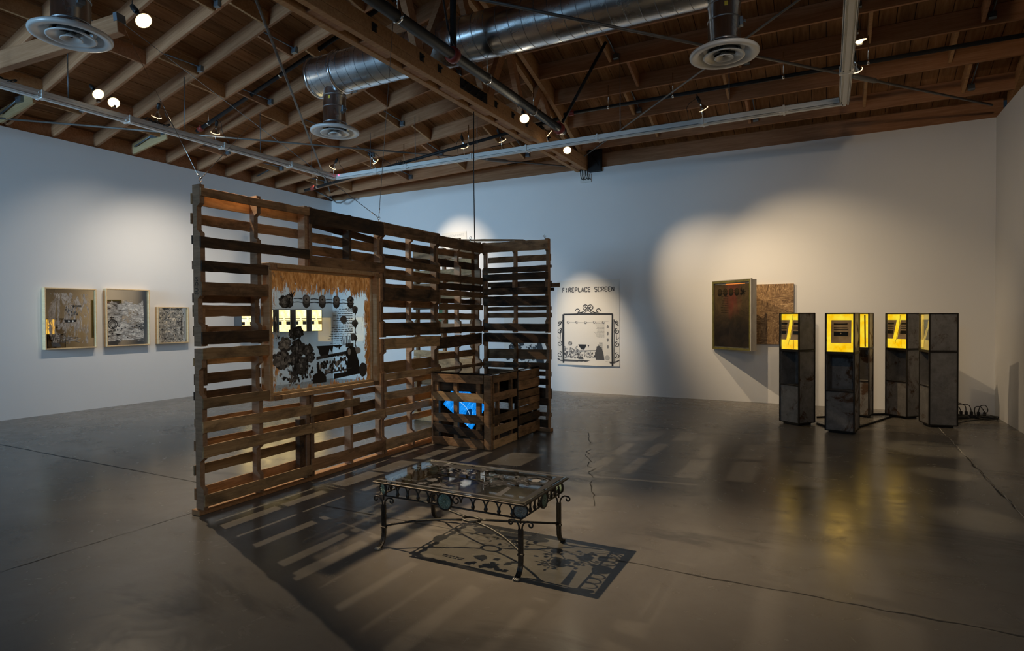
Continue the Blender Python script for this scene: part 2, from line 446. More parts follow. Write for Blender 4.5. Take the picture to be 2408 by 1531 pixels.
# blocking between joists
rows={'l':[-9.75,-8.15,-6.7,-5.35],'r':[-2.75,-1.25,.35,1.55]}
bn=0
V2=sorted([y for y in JY if y>3.0])
posn={'l':['by the left wall','left of the middle','right of the middle','near the truss'],'r':['near the truss','left of the middle','right of the middle','by the right wall']}
for side in 'lr':
    for j,(y0,y1) in enumerate(zip(V2[:-1],V2[1:])):
        for r,x in enumerate(rows[side]):
            xx=x+(.12 if j%2 else -.12); z=zR(xx,(y0+y1)/2)
            t=thing('joist_blocking',None,'blocking',(xx,(y0+y1)/2,z+.02),0,'wooden blocks between %s bay joists'%('left' if side=='l' else 'right'))
            t['label']='wood block, %s bay, %s, %s gap from back wall'%('left' if side=='l' else 'right',posn[side][r],ordn[(len(V2)-2-j)%12])
            sl=math.atan2(zR(xx,y1)-zR(xx,y0),y1-y0)
            g=MB().box((-.02,-(y1-y0)/2+.022,0),(.02,(y1-y0)/2-.022,.19),ch=.003).build('block',W_BEAM if (j+r)%3 else W_JOIST,t)
            g.rotation_euler=(sl,0,0)
            if (j+r)%2==0:
                b=MB(); b.tube([(.09,-(y1-y0)/2+.03,.05),(.09,(y1-y0)/2-.03,.09)],.009,6); b.box((.05,(y1-y0)/2-.07,.02),(.13,(y1-y0)/2-.024,.1))
                bb=b.build('strap_rod',M_GALV,t); bb.rotation_euler=(sl,0,0)
# metal hangers of new lumber ends above left wall
for k,(y,lab) in enumerate([(4.36,'pale new lumber scab on joist end at far left'),(6.25,'pale new lumber scab on joist end above the left wall middle'),(8.74,'pale new lumber scab on joist end toward the back corner')]):
    t=thing('joist_scab',lab,'board',(XL+.0,y,4.3),0,'new lumber scabs on joist ends')
    z=zR(XL+.5,y)-4.3
    MB().box((0,-.06,.015),(.95,-.024,.2),ch=.003,M=Matrix.Rotation(-.14,4,'Y')).build('scab_board',W_NEW,t)
    b=MB(); b.box((.55,-.1,.2),(.7,-.06,.28)); b.tube([(.1,-.09,.12),(.6,-.09,.24)],.012,6); b.build('hold_down',M_GALV,t)

# main truss: doubled bottom chord, curved top chord, webs, bolts
t=thing('roof_truss','long bowstring timber truss with doubled bolted bottom chord','truss',(XT,YF,4.24))
def inl(p): return V(*p)-V(XT,YF,4.24)
m=MB()
for x0,x1 in ((-.125,-.045),(.045,.125)):
    m.box((x0,0,0),(x1,YB+.1-YF,.09),ch=.004); m.box((x0,0,.094),(x1,YB+.1-YF,.23),ch=.004)
m.build('bottom_chord',W_BEAM,t)
m=MB()
for k in range(22):
    y=.5+k*.7; m.box((-.045,y,.01),(.045,y+.42,.2),ch=.003)
m.build('chord_spacer',W_JOIST,t)['kind']='stuff'
m=MB(); 
for x0,x1 in ((-.12,-.05),(.05,.12)):
    vs=[];fs=[];N2=30
    for i in range(N2+1):
        y=YF+(YB+.1-YF)*i/N2; z=zT(y)
        for a,b in ((x0,z-.0),(x1,z-.0),(x1,z+.24),(x0,z+.24)): vs.append(V(a,y-YF,b-4.24))
    for i in range(N2):
        for k in range(4): fs.append((i*4+k,i*4+(k+1)%4,(i+1)*4+(k+1)%4,(i+1)*4+k))
    m.add(vs,fs)
m.build('top_chord',W_BEAM,t)
ny=[1.2,2.7,4.2,5.7,7.2,8.4,9.5]
for i in range(len(ny)-1):
    ya,yb=ny[i],ny[i+1]
    for (p,q) in (((0,ya,4.4),(0,(ya+yb)/2,zT((ya+yb)/2)+.1)),((0,(ya+yb)/2,zT((ya+yb)/2)+.1),(0,yb,4.4))):
        a=V(0,p[1]-YF,p[2]-4.24); b=V(0,q[1]-YF,q[2]-4.24)
        MB().bar([a,b],.08,.13,(1,0,0)).build('web_member',W_JOIST,t)
for k,y in enumerate([3.9,4.75,5.55,5.9,7.25,7.75,8.2,9.0,9.9]):
    b=MB(); b.box((.125,y-YF-.035,.10),(.13,y-YF+.035,.19)); b.tube([(.12,y-YF,.145),(.165,y-YF,.145)],.011,6); b.build('bolt_plate',M_BLACK,t)
b=MB(); b.box((.126,6.35-YF,.07),(.136,7.0-YF,.2))
for k in range(8): b.tube([(.13,6.4-YF+k*.075,.10+.07*(k%2)),(.17,6.4-YF+k*.075,.10+.07*(k%2))],.012,6)
b.build('splice_plate',M_BLACK,t)
# end column by the back wall
t=thing('truss_bearing','dark steel bearing post under the truss end','post',(XT+.05,YB-.05,4.2))
b=MB(); b.box((.1,-.05,-.0),(.34,.06,.45)); b.tube([(.18,-.07,.3),(.3,-.07,.1)],.01,6); b.build('bearing_plate',M_BLACK,t)
# steel-plated truss line above the right wall
t=thing('edge_truss','dark steel plated truss above the right wall','truss',(XR+.16,YF,4.24))
MB().box((-.03,0,.045),(.05,YB-YF,.2)).build('bottom_chord',M_BLACK,t)
m=MB(); vs=[];fs=[]
for i in range(31):
    y=YF+(YB-YF)*i/30; z=zT(y)
    for a,b in ((-.04,z-.02),(.06,z-.02),(.06,z+.22),(-.04,z+.22)): vs.append(V(a,y-YF,b-4.24))
for i in range(30):
    for k in range(4): fs.append((i*4+k,i*4+(k+1)%4,(i+1)*4+(k+1)%4,(i+1)*4+k))
m.add(vs,fs); m.build('top_chord',W_BEAM,t)
for i in range(6):
    ya=4+i*1.1
    MB().bar([V(0,ya-YF,.15),V(0,ya+.55-YF,zT(ya+.55)-4.24)],.06,.12,(1,0,0)).build('web_member',W_JOIST,t)
    b=MB(); b.box((-.05,ya-YF-.15,.05),(-.035,ya-YF+.15,.28)); b.build('gusset_plate',M_BLACK,t)

# tie rods (cross bracing in the ceiling plane)
def rod(a,b,lab,r=.014,tb=None):
    t=thing('tie_rod',lab,'rod',a,0,'steel tie rods bracing the ceiling'); A=V(0,0,0); B=V(*b)-V(*a)
    MB().tube([A,B],r,8).build('rod',M_STEELROD,t)
    if tb:
        d=B.normalized(); p=B*tb; m=MB(); m.tube([p-d*.22,p-d*.16,p+d*.16,p+d*.22],[.018,.032,.032,.018],8); m.build('turnbuckle',M_STEELROD,t)
rod((-10.55,4.2,4.35),(-4.35,10.85,4.35),'thin steel tie rod crossing from left wall to truss foot',.014,.83)
rod((-4.3,3.35,4.52),(-10.5,10.75,4.38),'steel tie rod running from truss to the back left corner',.016)
rod((-3.95,3.4,4.36),(2.0,10.5,4.36),'steel tie rod crossing behind the duct to back right corner',.016,.73)
rod((2.0,3.75,4.42),(-3.95,10.4,4.40),'thinner steel tie rod crossing from right side to truss foot',.012)
# hooked rod end on the back corner
t=thing('rod_hook','bent grey rod end above the back left corner','hook',(-10.2,10.55,4.25))
MB().tube([(-.35,-.3,.18),(-.05,-.05,-.02),(.05,0,-.1),(.15,.03,-.11),(.3,.1,-.02),(.45,.2,.0)],.016,8).build('rod_end',M_STEELROD,t)

t=thing('outrigger_beam','thick timber beam below the joists at the top left','beam',(-10.58,2.93,4.16))
BM=V(-6.70,3.80,4.62)-V(-10.58,2.93,4.16)
BQ=BM.to_track_quat('X','Z').to_matrix().to_4x4()
o=MB().box((0,-.05,-.10),(BM.length,.05,.10),ch=.006).build('beam',W_JOIST,t); o.matrix_local=BQ
o=MB().box((BM.length-.04,-.055,.02),(BM.length+.008,.055,.11)).build('beam_hanger',M_GALV,t); o.matrix_local=BQ
# sprinkler pipes
def pipe(pts,r,lab,mats=M_BLACK,clips=(),coup=()):
    t=thing('sprinkler_pipe',lab,'pipe',pts[0]); o=V(*pts[0]); P=[V(*p)-o for p in pts]
    MB().tube(P,r,14).build('pipe',mats,t)
    A,B=P[0],P[-1]; d=(B-A).normalized()
    for c in clips:
        p=A.lerp(B,c); m=MB(); 
        m.tube([p-d*.012,p+d*.012],r*1.18,12); m.tube([p+V(0,0,r),p+V(0,0,.32)],.007,6); m.build('hanger_ring',M_CHROME,t)
    for c in coup:
        p=A.lerp(B,c); m=MB(); m.tube([p-d*.05,p-d*.03,p+d*.03,p+d*.05],[r*1.1,r*1.5,r*1.5,r*1.1],12)
        m.box(tuple(p+V(-.02,-.02,r)),tuple(p+V(.02,.02,r*1.9))); m.build('coupling',M_RED,t)
pipe([(-3.62,-2,4.32),(-3.62,8.62,4.32)],.058,'thick black main pipe running along the truss',clips=(.62,.78,.9),coup=(.71,.985))
pipe([(-3.62,5.55,4.4),(-3.62,5.55,5.75)],.035,'vertical black riser above the red pipe coupling')
pipe([(-3.6,8.6,4.57),(XR+.2,8.6,4.56)],.026,'black branch pipe running right under the joists',clips=(.12,.28,.52,.68,.95),coup=(.02,))
pipe([(-9.1,8.6,3.97),(-3.7,8.6,4.52)],.026,'black branch pipe sloping from truss down to the back left',clips=(.06,.45,.7),coup=(.04,))
pipe([(-9.35,6.5,4.60),(-4.4,6.5,5.98)],.03,'black branch pipe sloping left under the joists above the track',clips=(.06,.4,.56),coup=(.02,))
pipe([(-3.5,8.3,4.35),(-2.75,8.1,5.3)],.022,'slanted black brace pipe right of the truss')
pipe([(-4.0,4.3,5.55),(-3.4,5.7,5.45)],.03,'short dark pipe high above the duct')
t=thing('duct_strap','pale bent metal strap hanging beside the duct','strap',(-3.75,5.5,4.4))
MB().bar([(0,0,.75),(.03,.02,.5),(.08,.03,.2),(.16,.03,.0)],.04,.004,(0,1,0)).build('strap',M_GALV,t)

# ------------------------------------------------------------------ ducts
def duct(name,lab,y,z,x0,x1,r,seam=.16):
    t=thing(name,lab,'duct',(x0,y,z))
    m=MB(); n=40; prof=[(r,0)]
    m.lathe([(r,0),(r,x1-x0)],(0,0,0),'x',n); m.build('duct_body',M_DUCT,t)
    # spiral lock seam
    pts=[]; turns=(x1-x0)/seam; N=int(turns*20)
    for i in range(N+1):
        a=2*PI*i/20; pts.append((i/20*seam,(r+.001)*math.cos(a),(r+.001)*math.sin(a)))
    MB().tube(pts,.0045,4).build('spiral_seam',M_DUCTSEAM,t)
    c=MB(); c.lathe([(0.001,-.02),(r*.98,-.02),(r*1.03,-.02),(r*1.03,.03),(r,.03)],(0,0,0),'x',n); c.build('end_cap',M_DUCT,t)
    c=MB(); c.lathe([(r+.001,0),(r+.02,.006),(r+.02,.03),(r+.001,.036)],(.42,0,0),'x',n); c.build('joint_ring',M_DUCT,t)
    return t
DUCTR=.265
duct('spiral_duct','large galvanized spiral duct crossing the ceiling through the truss',6.2,4.80,-6.28,1.2,DUCTR)
# right end elbow up at x ~ -0.9 is hidden above; second duct line nearer the camera
duct('spiral_duct','galvanized spiral duct nearer the camera at the top left',3.0,4.9,-6.4,-3.0,DUCTR)
def diffuser(lab,x,y,ztop,zb=4.0,R=.325):
    t=thing('air_diffuser',lab,'diffuser',(x,y,zb),0,'round air diffusers hanging from the ducts')
    n=48
    m=MB(); m.lathe([(.152,ztop-zb),(.15,.06),(.165,.04)],(0,0,0),'z',n); m.build('drop_pipe',M_DUCT,t)
    for h in (.12,.33,.48): MB().lathe([(.1525,h),(.158,h+.006),(.1525,h+.014)],(0,0,0),'z',n).build('pipe_seam',M_DUCTSEAM,t)
    # outer cone: rolled rim
    m=MB(); m.lathe([(.15,.075),(.19,.06),(.25,.045),(R-.02,.04),(R-.004,.03),(R,.015),(R-.004,.0),(R-.02,-.005),(R-.07,.002),(.235,.022),(.2,.05),(.175,.08)],(0,0,0),'z',n); m.build('outer_cone',M_DIFF,t)
    m=MB(); m.lathe([(.1,.085),(.135,.03),(.185,.002),(.195,-.004),(.19,-.012),(.175,-.008),(.12,.012),(.09,.07)],(0,0,0),'z',n); m.build('middle_cone',M_DIFF,t)
    m=MB(); m.lathe([(.012,.05),(.03,.03),(.055,.005),(.085,-.015),(.088,-.022),(.082,-.024),(.05,-.008),(.002,.02)],(0,0,0),'z',n); m.build('inner_cone',M_DIFF,t)
    m=MB()
    for k in range(3):
        a=k*2*PI/3+.5; m.box((.02,-.012,.03),(.15,.012,.045),M=Matrix.Rotation(a,4,'Z'))
    m.tube([(0,0,.0),(0,0,.12)],.012,8); m.lathe([(.148,.1),(.001,.1)],(0,0,0),'z',24); m.build('spider_bracket',M_BLACK,t)
    m=MB(); m.box((.15,-.03,.26),(.175,.03,.34)); m.tube([(.17,0,.3),(.2,0,.3)],.008,6); m.tube([(.195,-.03,.3),(.195,.03,.3)],.004,6); m.build('damper_lever',M_GALV,t)
    m=MB(); m.box((-.012,-.1545,.42),(.02,-.1515,.46),M=Matrix.Rotation(.25,4,'Z')); m.build('warning_sticker',M_YEL,t)
    return t
diffuser('round grey diffuser under the far duct end, beside pallet wall top',-5.98,6.2,4.62)
diffuser('round diffuser at right, under the large duct near the white track',-.905,6.2,4.62)
diffuser('large round diffuser at the top left corner of the view',-6.02,2.98,4.7,R=.32)

# ------------------------------------------------------------------ white lighting track
def track(lab,a,b,joints,rods):
    a=V(*a); b=V(*b); d=(b-a); L=d.length; ang=math.atan2(d.y,d.x)
    t=thing('lighting_track',lab,'track',a,ang,'white lighting track runs')
    m=MB(); w=.055
    m.box((0,-w,.0),(L,w,.004)); m.box((0,-w,0),(L,-w+.004,.07)); m.box((0,w-.004,0),(L,w,.07))
    m.box((0,-w,.066),(L,w,.07)); m.box((0,-.022,-.018),(L,.022,.0)); m.box((0,-w-.006,.03),(L,-w,.036)); m.box((0,w,.03),(L,w+.006,.036))
    m.tube([(0,-w+.012,-.006),(L,-w+.012,-.006)],.008,6); m.tube([(0,w-.012,-.006),(L,w-.012,-.006)],.008,6)
    m.build('track_channel',M_TRACK,t)
    for j in joints:
        x=j*L; c=MB(); c.box((x-.055,-w-.01,-.012),(x+.055,w+.01,.0)); c.box((x-.012,-w-.018,-.02),(x+.012,w+.018,.075))
        for s in (-1,1):
            for q in (-.04,.04): c.tube([(x+q,s*w,.035),(x+q,s*(w+.014),.035)],.006,6)
        c.build('joint_clamp',M_TRACK,t)
    for j in rods:
        p=a+d*j; x=j*L; h=zR(p.x,p.y)-p.z
        c=MB(); c.tube([(x,0,.07),(x,0,h+.06)],.005,6); c.build('suspension_rod',M_GALV,t)
    return t
TZ=4.09
track('white lighting track run along the left wall',(-8.24,-1.5,TZ),(-8.24,8.56,TZ),(.28,.52,.62,.76,.89),(.55,.7,.83,.94,.46))
track('white lighting track run crossing the room toward the right',(-8.24,8.56,TZ),(.16,8.56,TZ),(.12,.2,.36,.48,.62,.8,.92),(.1,.37,.66,.84,.22))
track('white lighting track run coming toward the camera at right',(.17,8.62,TZ),(.17,.5,TZ),(.14,.4,.65),(.3,.6))
t=thing('pilot_lamp','tiny red pilot light at the track corner','light',(-8.12,8.5,TZ+.045))
MB().ball((0,0,0),.012,10).build('pilot_lens',M_LED,t)

# ------------------------------------------------------------------ lamps (PAR bulbs)
LIGHTS=[]
def par(lab, pos, aim, face=False, energy=0, size=.06, blend=.5, color=(1,.84,.62), spot=60, stem=True, cord=None, rad=.055, rim=True):
    """clear-backed reflector bulb with socket and cord; aim = point it shines at"""
    p=V(*pos); d=(V(*aim)-p).normalized(); q=d.to_track_quat('Z','Y').to_matrix().to_4x4()
    t=thing('spot_lamp',lab,'lamp',p); 
    R=.062
    m=MB(); m.lathe([(.016,-.12),(.018,-.075),(.03,-.055),(.048,-.03),(R,.0)],(0,0,0),'z',20); m.lathe([(.001,-.12),(.016,-.12)],(0,0,0),'z',20)
    g=m.build('reflector_bulb',M_CHROME,t); g.matrix_local=q
    m=MB(); m.lathe([(.001,-.004),(R-.006,-.004)],(0,0,0),'z',20); g=m.build('bulb_lens',M_BULB if face else M_BULBSLIT,t); g.matrix_local=q
    if rim:
        m=MB(); m.lathe([(R-.002,-.006),(R+.003,-.004),(R+.003,.001),(R-.006,.002)],(0,0,0),'z',20); g=m.build('bulb_rim',M_BULBDIM,t); g.matrix_local=q
    m=MB(); m.lathe([(.001,-.2),(.02,-.2),(.024,-.17),(.024,-.125),(.018,-.115)],(0,0,0),'z',14); g=m.build('socket',M_CORD,t); g.matrix_local=q
    m=MB()
    if stem:
        m.tube([q@V(0,0,-.1),V(0,0,TZ+.07-p.z)],.006,6); m.box((-.025,-.012,TZ+.065-p.z),(.025,.012,TZ+.1-p.z)); m.build('clamp_stem',M_CHROME,t)
    if cord:
        e=q@V(0,0,-.2); m=MB(); c=V(*cord)-p; md=(e+c)/2+V(0,0,-.05)
        pts=[e,e+V(0,0,.04)]+[e.lerp(c,k/6)+V(.04*math.sin(k*1.3),0,.07*math.sin(PI*k/6)) for k in range(1,7)]
        m.tube(pts,.004,5); m.build('cord',M_CORD,t)
    if energy:
        ld=bpy.data.lights.new('spot_light','SPOT'); ld.energy=energy; ld.color=color; ld.spot_size=math.radians(spot); ld.spot_blend=blend; ld.shadow_soft_size=size
        lo=bpy.data.objects.new('lamp_beam',ld); COL.objects.link(lo); lo.location=p+d*.03; lo.rotation_euler=d.to_track_quat('-Z','Y').to_euler()
    return t
WARM=(1,.80,.56); NEUT=(1,.87,.70)
#LAMPS#
# energies tuned against the photograph
LE=2.2
par('bright bulb hanging by the joist end, upper left of the pallet wall',(-5.09,3.07,3.97),(-1.55,3.5,0.0),True,560*LE,.018,1,(1,.75,.48),34,False,(-5.2,3.3,5.2))
par('bright bulb on the left track beside a smaller one, aimed into the room',(-8.0,4.25,TZ+.16),(-3.1,4.6,0),True,430*LE,.02,1,WARM,62)
par('smaller bulb on the left track just behind the brightest bulb',(-8.05,4.46,TZ+.13),(-4,3.0,1.2),True,0,.03)
par('bright bulb clamped under the truss between the duct and the cross track',(-3.62,7.28,4.13),(-1.2,4.0,.0),True,3*LE,.03,1,WARM,100,False,(-3.9,7.6,4.4))
par('bright bulb hanging below the cross track in front of the back wall',(-3.77,9.14,4.175),(-2.2,5.5,0),True,3*LE,.03,1,WARM,100,False,(-3.5,8.56,4.12))
par('clear bulb on the left track above the leftmost framed mirror',(-8.5,5.29,4.354),(-10.62,5.8,.8),False,54*LE,.05,1,NEUT,92,cord=(-8.3,5.4,TZ+.08))
par('clear bulb on the left track above the smallest framed mirror',(-8.5,6.22,4.37),(-10.62,7.1,.8),False,100*LE,.05,1,NEUT,92,cord=(-8.3,6.3,TZ+.08))
par('clear bulb standing at the track corner by the red pilot light',(-8.42,8.66,4.35),(-10.62,8.9,2.0),False,22*LE,.03,1,WARM,70,cord=(-8.0,8.5,TZ+.08))
par('clear bulb on the cross track, second from the track corner',(-7.4,8.7,4.345),(-6.9,10.87,2.7),False,150*LE,.03,1,WARM,42,cord=(-6.9,8.5,TZ+.08))
par('clear bulb on the cross track right of the hanging duct outlet',(-5.45,8.68,4.34),(-5.6,10.87,1.2),False,30*LE,.03,1,WARM,56,cord=(-5.5,8.5,TZ+.08))
par('clear bulb on the cross track just left of the truss',(-4.72,8.68,4.345),(-4.02,10.87,1.0),False,330*LE,.03,1,WARM,30,cord=(-4.3,8.5,TZ+.08))
par('clear bulb on the cross track just right of the truss',(-3.9,8.72,4.35),(-1.15,10.87,1.5),False,240*LE,.03,1,(1,.76,.48),44,cord=(-3.5,8.5,TZ+.08))
par('clear bulb on the cross track near the right diffuser',(-1.54,8.7,4.34),(.05,10.87,1.0),False,125*LE,.03,1,(1,.74,.44),72,cord=(-1.75,8.5,TZ+.08))
par('bulb behind the right hand track, nearest the camera',(.27,6.95,TZ+.1),(.95,7.9,0),False,220,.05,.7,(1,.8,.5),13)
par('bulb behind the right hand track, next one back',(.27,7.75,TZ+.1),(.9,10.8,1.3),False,14*LE,.05,1,(1,.76,.46),100)
# junction box with cables on the back wall
t=thing('junction_box','small wall box with black cables hanging from ceiling','box',(-4.1,YB-.012,4.02))
MB().box((-.11,-.02,0),(.11,.012,.16),ch=.004).build('box_plate',M_TRACK,t)
m=MB()
for k,x in enumerate((-.06,-.02,.04,.08)):
    m.tube([(x-.05,-.05,.62),(x-.04,-.06,.35),(x-.02,-.07,.12),(x,-.06,.06),(x+.02,-.03,.05),(x+.02,-.0,.07)],.008,6)
m.build('cable',M_CORD,t)
# loose cord heaps on tracks
for (x,y,lab) in ((-8.2,3.3,'black cord coil resting on the left track at far left'),(-8.2,5.1,'black cord coil resting on the left track by a bulb'),(-6.6,8.52,'black cord coil resting on the cross track')):
    m=MB(); pts=[]
    for k in range(40): a=k*.7; pts.append((.05*math.sin(a),.16*math.cos(a*.31)+.02*math.sin(a*2),.07+.02*math.sin(a*1.7)+.012))
    m.tube(pts,.006,5); o=m.build('cord_coil',M_CORD); o.location=(x,y,TZ); tag(o,lab,'cord','spare cord coils on the track')

# ------------------------------------------------------------------ pallets
NOTCH=[(.15,.38),(.84,1.06)]
def stringer_mesh(h,depth,th,zmax=1.2,cut=None,nt=NOTCH):
    """profile in (d,z): d=0 back, d=depth front (notched at the front); local x = thickness"""
    segs=[]
    fr=[(0.0,depth)]
    for a,b in nt:
        if b>h: continue
        fr += [(a,depth),(a+.025,depth-.036),(b-.025,depth-.036),(b,depth)]
    fr.append((h,depth))
    m=MB()
    # split to convex quads
    for (z0,d0),(z1,d1) in zip(fr[:-1],fr[1:]):
        if z1-z0<1e-6: continue
        vs=[V(x,0,z0) for x in (0,th)]+[V(x,d0,z0) for x in (0,th)]+[V(x,0,z1) for x in (0,th)]+[V(x,d1,z1) for x in (0,th)]
        fs=[(0,2,6,4),(1,5,7,3),(0,4,5,1),(2,3,7,6)]
        if z0==0: fs.append((0,1,3,2))
        if abs(z1-h)<1e-6: fs.append((4,6,7,5))
        m.add(vs,fs)
    return m
def board(parent,p0,p1,w,th,nrm,mat,name='slat',bow=.0,rag=.006,tilt=0.0):
    """plank from p0 to p1 (centre line), w = height, th = thickness along nrm; local X runs along the plank"""
    p0=V(*p0);p1=V(*p1);d=p1-p0;L=d.length;x=d.normalized();n=V(*nrm);z=n.cross(x).normalized()
    if z.z<0: z=-z
    n2=x.cross(z)
    M=Matrix(((x.x,n2.x,z.x,(p0.x+p1.x)/2),(x.y,n2.y,z.y,(p0.y+p1.y)/2),(x.z,n2.z,z.z,(p0.z+p1.z)/2),(0,0,0,1)))
    N=7; vs=[];fs=[]
    for i in range(N+1):
        u=-L/2+L*i/N
        jt=rnd.uniform(-rag,rag)*.5; jb=rnd.uniform(-rag,rag)*.5; e=rnd.uniform(-.004,.004) if i in (0,N) else 0
        c=.002
        prof=[(-th/2+c,-w/2+jb),(th/2-c,-w/2+jb),(th/2,-w/2+jb+c),(th/2,w/2+jt-c),(th/2-c,w/2+jt),(-th/2+c,w/2+jt),(-th/2,w/2+jt-c),(-th/2,-w/2+jb+c)]
        for a,b in prof: vs.append(V(u+e,a+bow*math.sin(PI*i/N),b+tilt*(u/L)))
    for i in range(N):
        for k in range(8): fs.append((i*8+k,i*8+(k+1)%8,(i+1)*8+(k+1)%8,(i+1)*8+k))
    fs += [tuple(range(8))[::-1],tuple(N*8+k for k in range(8))]
    m=MB(); m.add(vs,fs); o=m.build(name,mat,parent); o.matrix_local=M; return o
MATS={'d':W_DARK,'m':W_MID,'l':W_LITE,'s':W_STR}
def pallet(lab,origin,rot,wd,h,front,back,strs,group,th=.016,smat=W_STR,depth=.085,zcut=None,cat='pallet'):
    """local u=x along width, y = depth (front at y=+), z up. rot about z places it"""
    t=thing('wooden_pallet',lab,cat,origin,rot,group)
    for s in strs:
        if isinstance(s,tuple): u,z0,z1=s
        else: u,z0,z1=s,0,h
        m=stringer_mesh(h,depth,.038) if (z0==0 and z1==h) else MB().box((0,0,z0),(.038,depth,z1),ch=.003)
        o=m.build('stringer',smat,t); o.location=(u,0,0)
    for (z0,z1,k,*r) in front:
        u0,u1=(r[0],r[1]) if len(r)>1 else (rnd.uniform(-.012,.004),wd+rnd.uniform(-.004,.012)); ti=r[2] if len(r)>2 else rnd.uniform(-.006,.006)
        board(t,(u0,depth+th/2+.0005,(z0+z1)/2),(u1,depth+th/2+.0005,(z0+z1)/2),z1-z0,th,(0,1,0),MATS[k],tilt=ti)
    for (z0,z1,k,*r) in back:
        u0,u1=(r[0],r[1]) if len(r)>1 else (rnd.uniform(-.012,.004),wd+rnd.uniform(-.004,.012)); ti=r[2] if len(r)>2 else rnd.uniform(-.006,.006)
        board(t,(u0,-th/2-.0005,(z0+z1)/2),(u1,-th/2-.0005,(z0+z1)/2),z1-z0,th,(0,1,0),MATS[k],tilt=ti)
    return t
def sh(L,z): return [(a-z,b-z)+tuple(r) for a,b,*r in L]
ZU=1.262; ZL=.045
# wall A: u runs along +y, front faces +x ; rotate so local x->+y, local y->+x  => mirrored; use rot=+90 with back/front swapped
# rot +90deg: local x -> +y, local y -> -x. So "front" (toward +x) is local y negative side.
def palletA(lab,y0,z0,wd,h,front,back,strs,grp,extra=None):
    t=thing('wooden_pallet',lab,'pallet',(-4.185,y0,z0),0,grp)
    D=.085; th=.016
    for s in strs:
        u,a,b,mat=(s+(W_STR,))[:4] if isinstance(s,tuple) else (s,0,h,W_STR)
        if a==0 and b==h:
            m=stringer_mesh(h,D,.038)
            # profile y->x, x->y
            m.v=[(v[1],v[0],v[2]) for v in m.v]
        else: m=MB().box((0,0,a),(D,.038,b),ch=.003)
        o=m.build('stringer',mat,t); o.location=(0,u,0)
    def bd(L,x):
        for (a,b,k,*r) in L:
            u0,u1=(r[0],r[1]) if len(r)>1 else (rnd.uniform(-.008,.004),wd+rnd.uniform(-.004,.006)); ti=r[2] if len(r)>2 else rnd.uniform(-.008,.008)
            board(t,(x,u0,(a+b)/2),(x,u1,(a+b)/2),b-a,th,(1,0,0),MATS[k],tilt=ti)
    bd(front,D+th/2+.0005); bd(back,-th/2-.0005)
    return t
GA='pallets of the long slatted partition'
Y=[2.865,3.92,4.925,5.93]; Wd=[1.045,.995,.995,.998]
mid=.515
WZ0,WZ1=.78,1.93   # window opening
def wz(z): return z
t=palletA('tall partition pallet, upper row, nearest the left end post',Y[0],ZU,Wd[0],1.2,
 sh([(2.375,2.438,'m'),(1.994,2.077,'d'),(1.821,1.902,'d',0,.59),(1.642,1.742,'m',0,.59),(1.276,1.37,'d',0,.59)],ZU),
 sh([(2.32,2.40,'l'),(2.176,2.256,'m'),(2.02,2.09,'d'),(1.84,1.9,'d',0,.588),(1.59,1.66,'d',0,.588),(1.485,1.57,'m',0,.588),(1.34,1.41,'m',0,.588)],ZU),
 [0,.5,(1.0,WZ1-ZU,1.2)],GA)
m=MB(); m.box((.0,.04,.14),(.045,.062,.28)); m.box((.0,.065,.0),(.03,.09,.16)); m.build('splice_block',W_MID,t)
t=palletA('partition pallet, upper row, over the painted glass window',Y[1],ZU,Wd[1],1.2,
 sh([(2.31,2.452,'d'),(1.93,2.03,'m')],ZU),
 sh([(2.27,2.34,'d',0,1.0,-.07),(2.155,2.245,'m',0,1.0,-.015),(2.045,2.13,'m'),(1.95,2.02,'d')],ZU),
 [(0,WZ1-ZU,1.2),(.5,WZ1-ZU,1.2,W_DARK),(.955,0,1.2)],GA)
t=palletA('partition pallet, upper row, right of the window',Y[2],ZU,Wd[2],1.2,
 sh([(2.33,2.458,'m'),(2.007,2.085,'m'),(1.865,1.929,'m'),(1.649,1.787,'d'),(1.27,1.41,'d')],ZU),
 sh([(2.215,2.304,'d'),(2.08,2.145,'d'),(1.925,1.987,'m'),(1.77,1.832,'m'),(1.58,1.66,'m'),(1.446,1.523,'m'),(1.3,1.37,'d')],ZU),
 [0,.48,.955],GA)
t=palletA('partition pallet, upper row, in the inner corner',Y[3],ZU,Wd[3],1.2,
 sh([(2.315,2.44,'m'),(1.9,1.991,'m'),(1.803,1.882,'d'),(1.725,1.794,'m'),(1.56,1.633,'m'),(1.275,1.347,'d')],ZU),
 sh([(2.235,2.309,'m'),(2.092,2.182,'d'),(1.96,2.0,'d'),(1.64,1.7,'d'),(1.443,1.518,'m')],ZU),
 [0,.46,.962],GA)
t=palletA('partition pallet, lower row, nearest the left end post',Y[0],ZL,Wd[0],1.2,
 sh([(1.165,1.25,'l',0,.59),(.798,.875,'l',0,.59),(.614,.701,'l'),(.435,.525,'l'),(.067,.155,'l')],ZL),  # tan fronts in the lower row put the light there into wood colour
 sh([(1.115,1.175,'l',0,.588),(.974,1.054,'m',0,.588),(.86,.92,'d',0,.588),(.655,.715,'m'),(.475,.55,'m'),(.295,.374,'l'),(.11,.2,'m')],ZL),
 [0,.5,(1.0,0,WZ0-ZL)],GA)
b=MB().box((.02,.93,.03),(.075,.985,.53),ch=.003).build('splice_block',W_DARK,t)
m=MB(); m.box((.0,.045,.92),(.05,.07,1.12)); m.box((.0,.045,.66),(.03,.075,.9)); m.build('splice_block',W_MID,t)
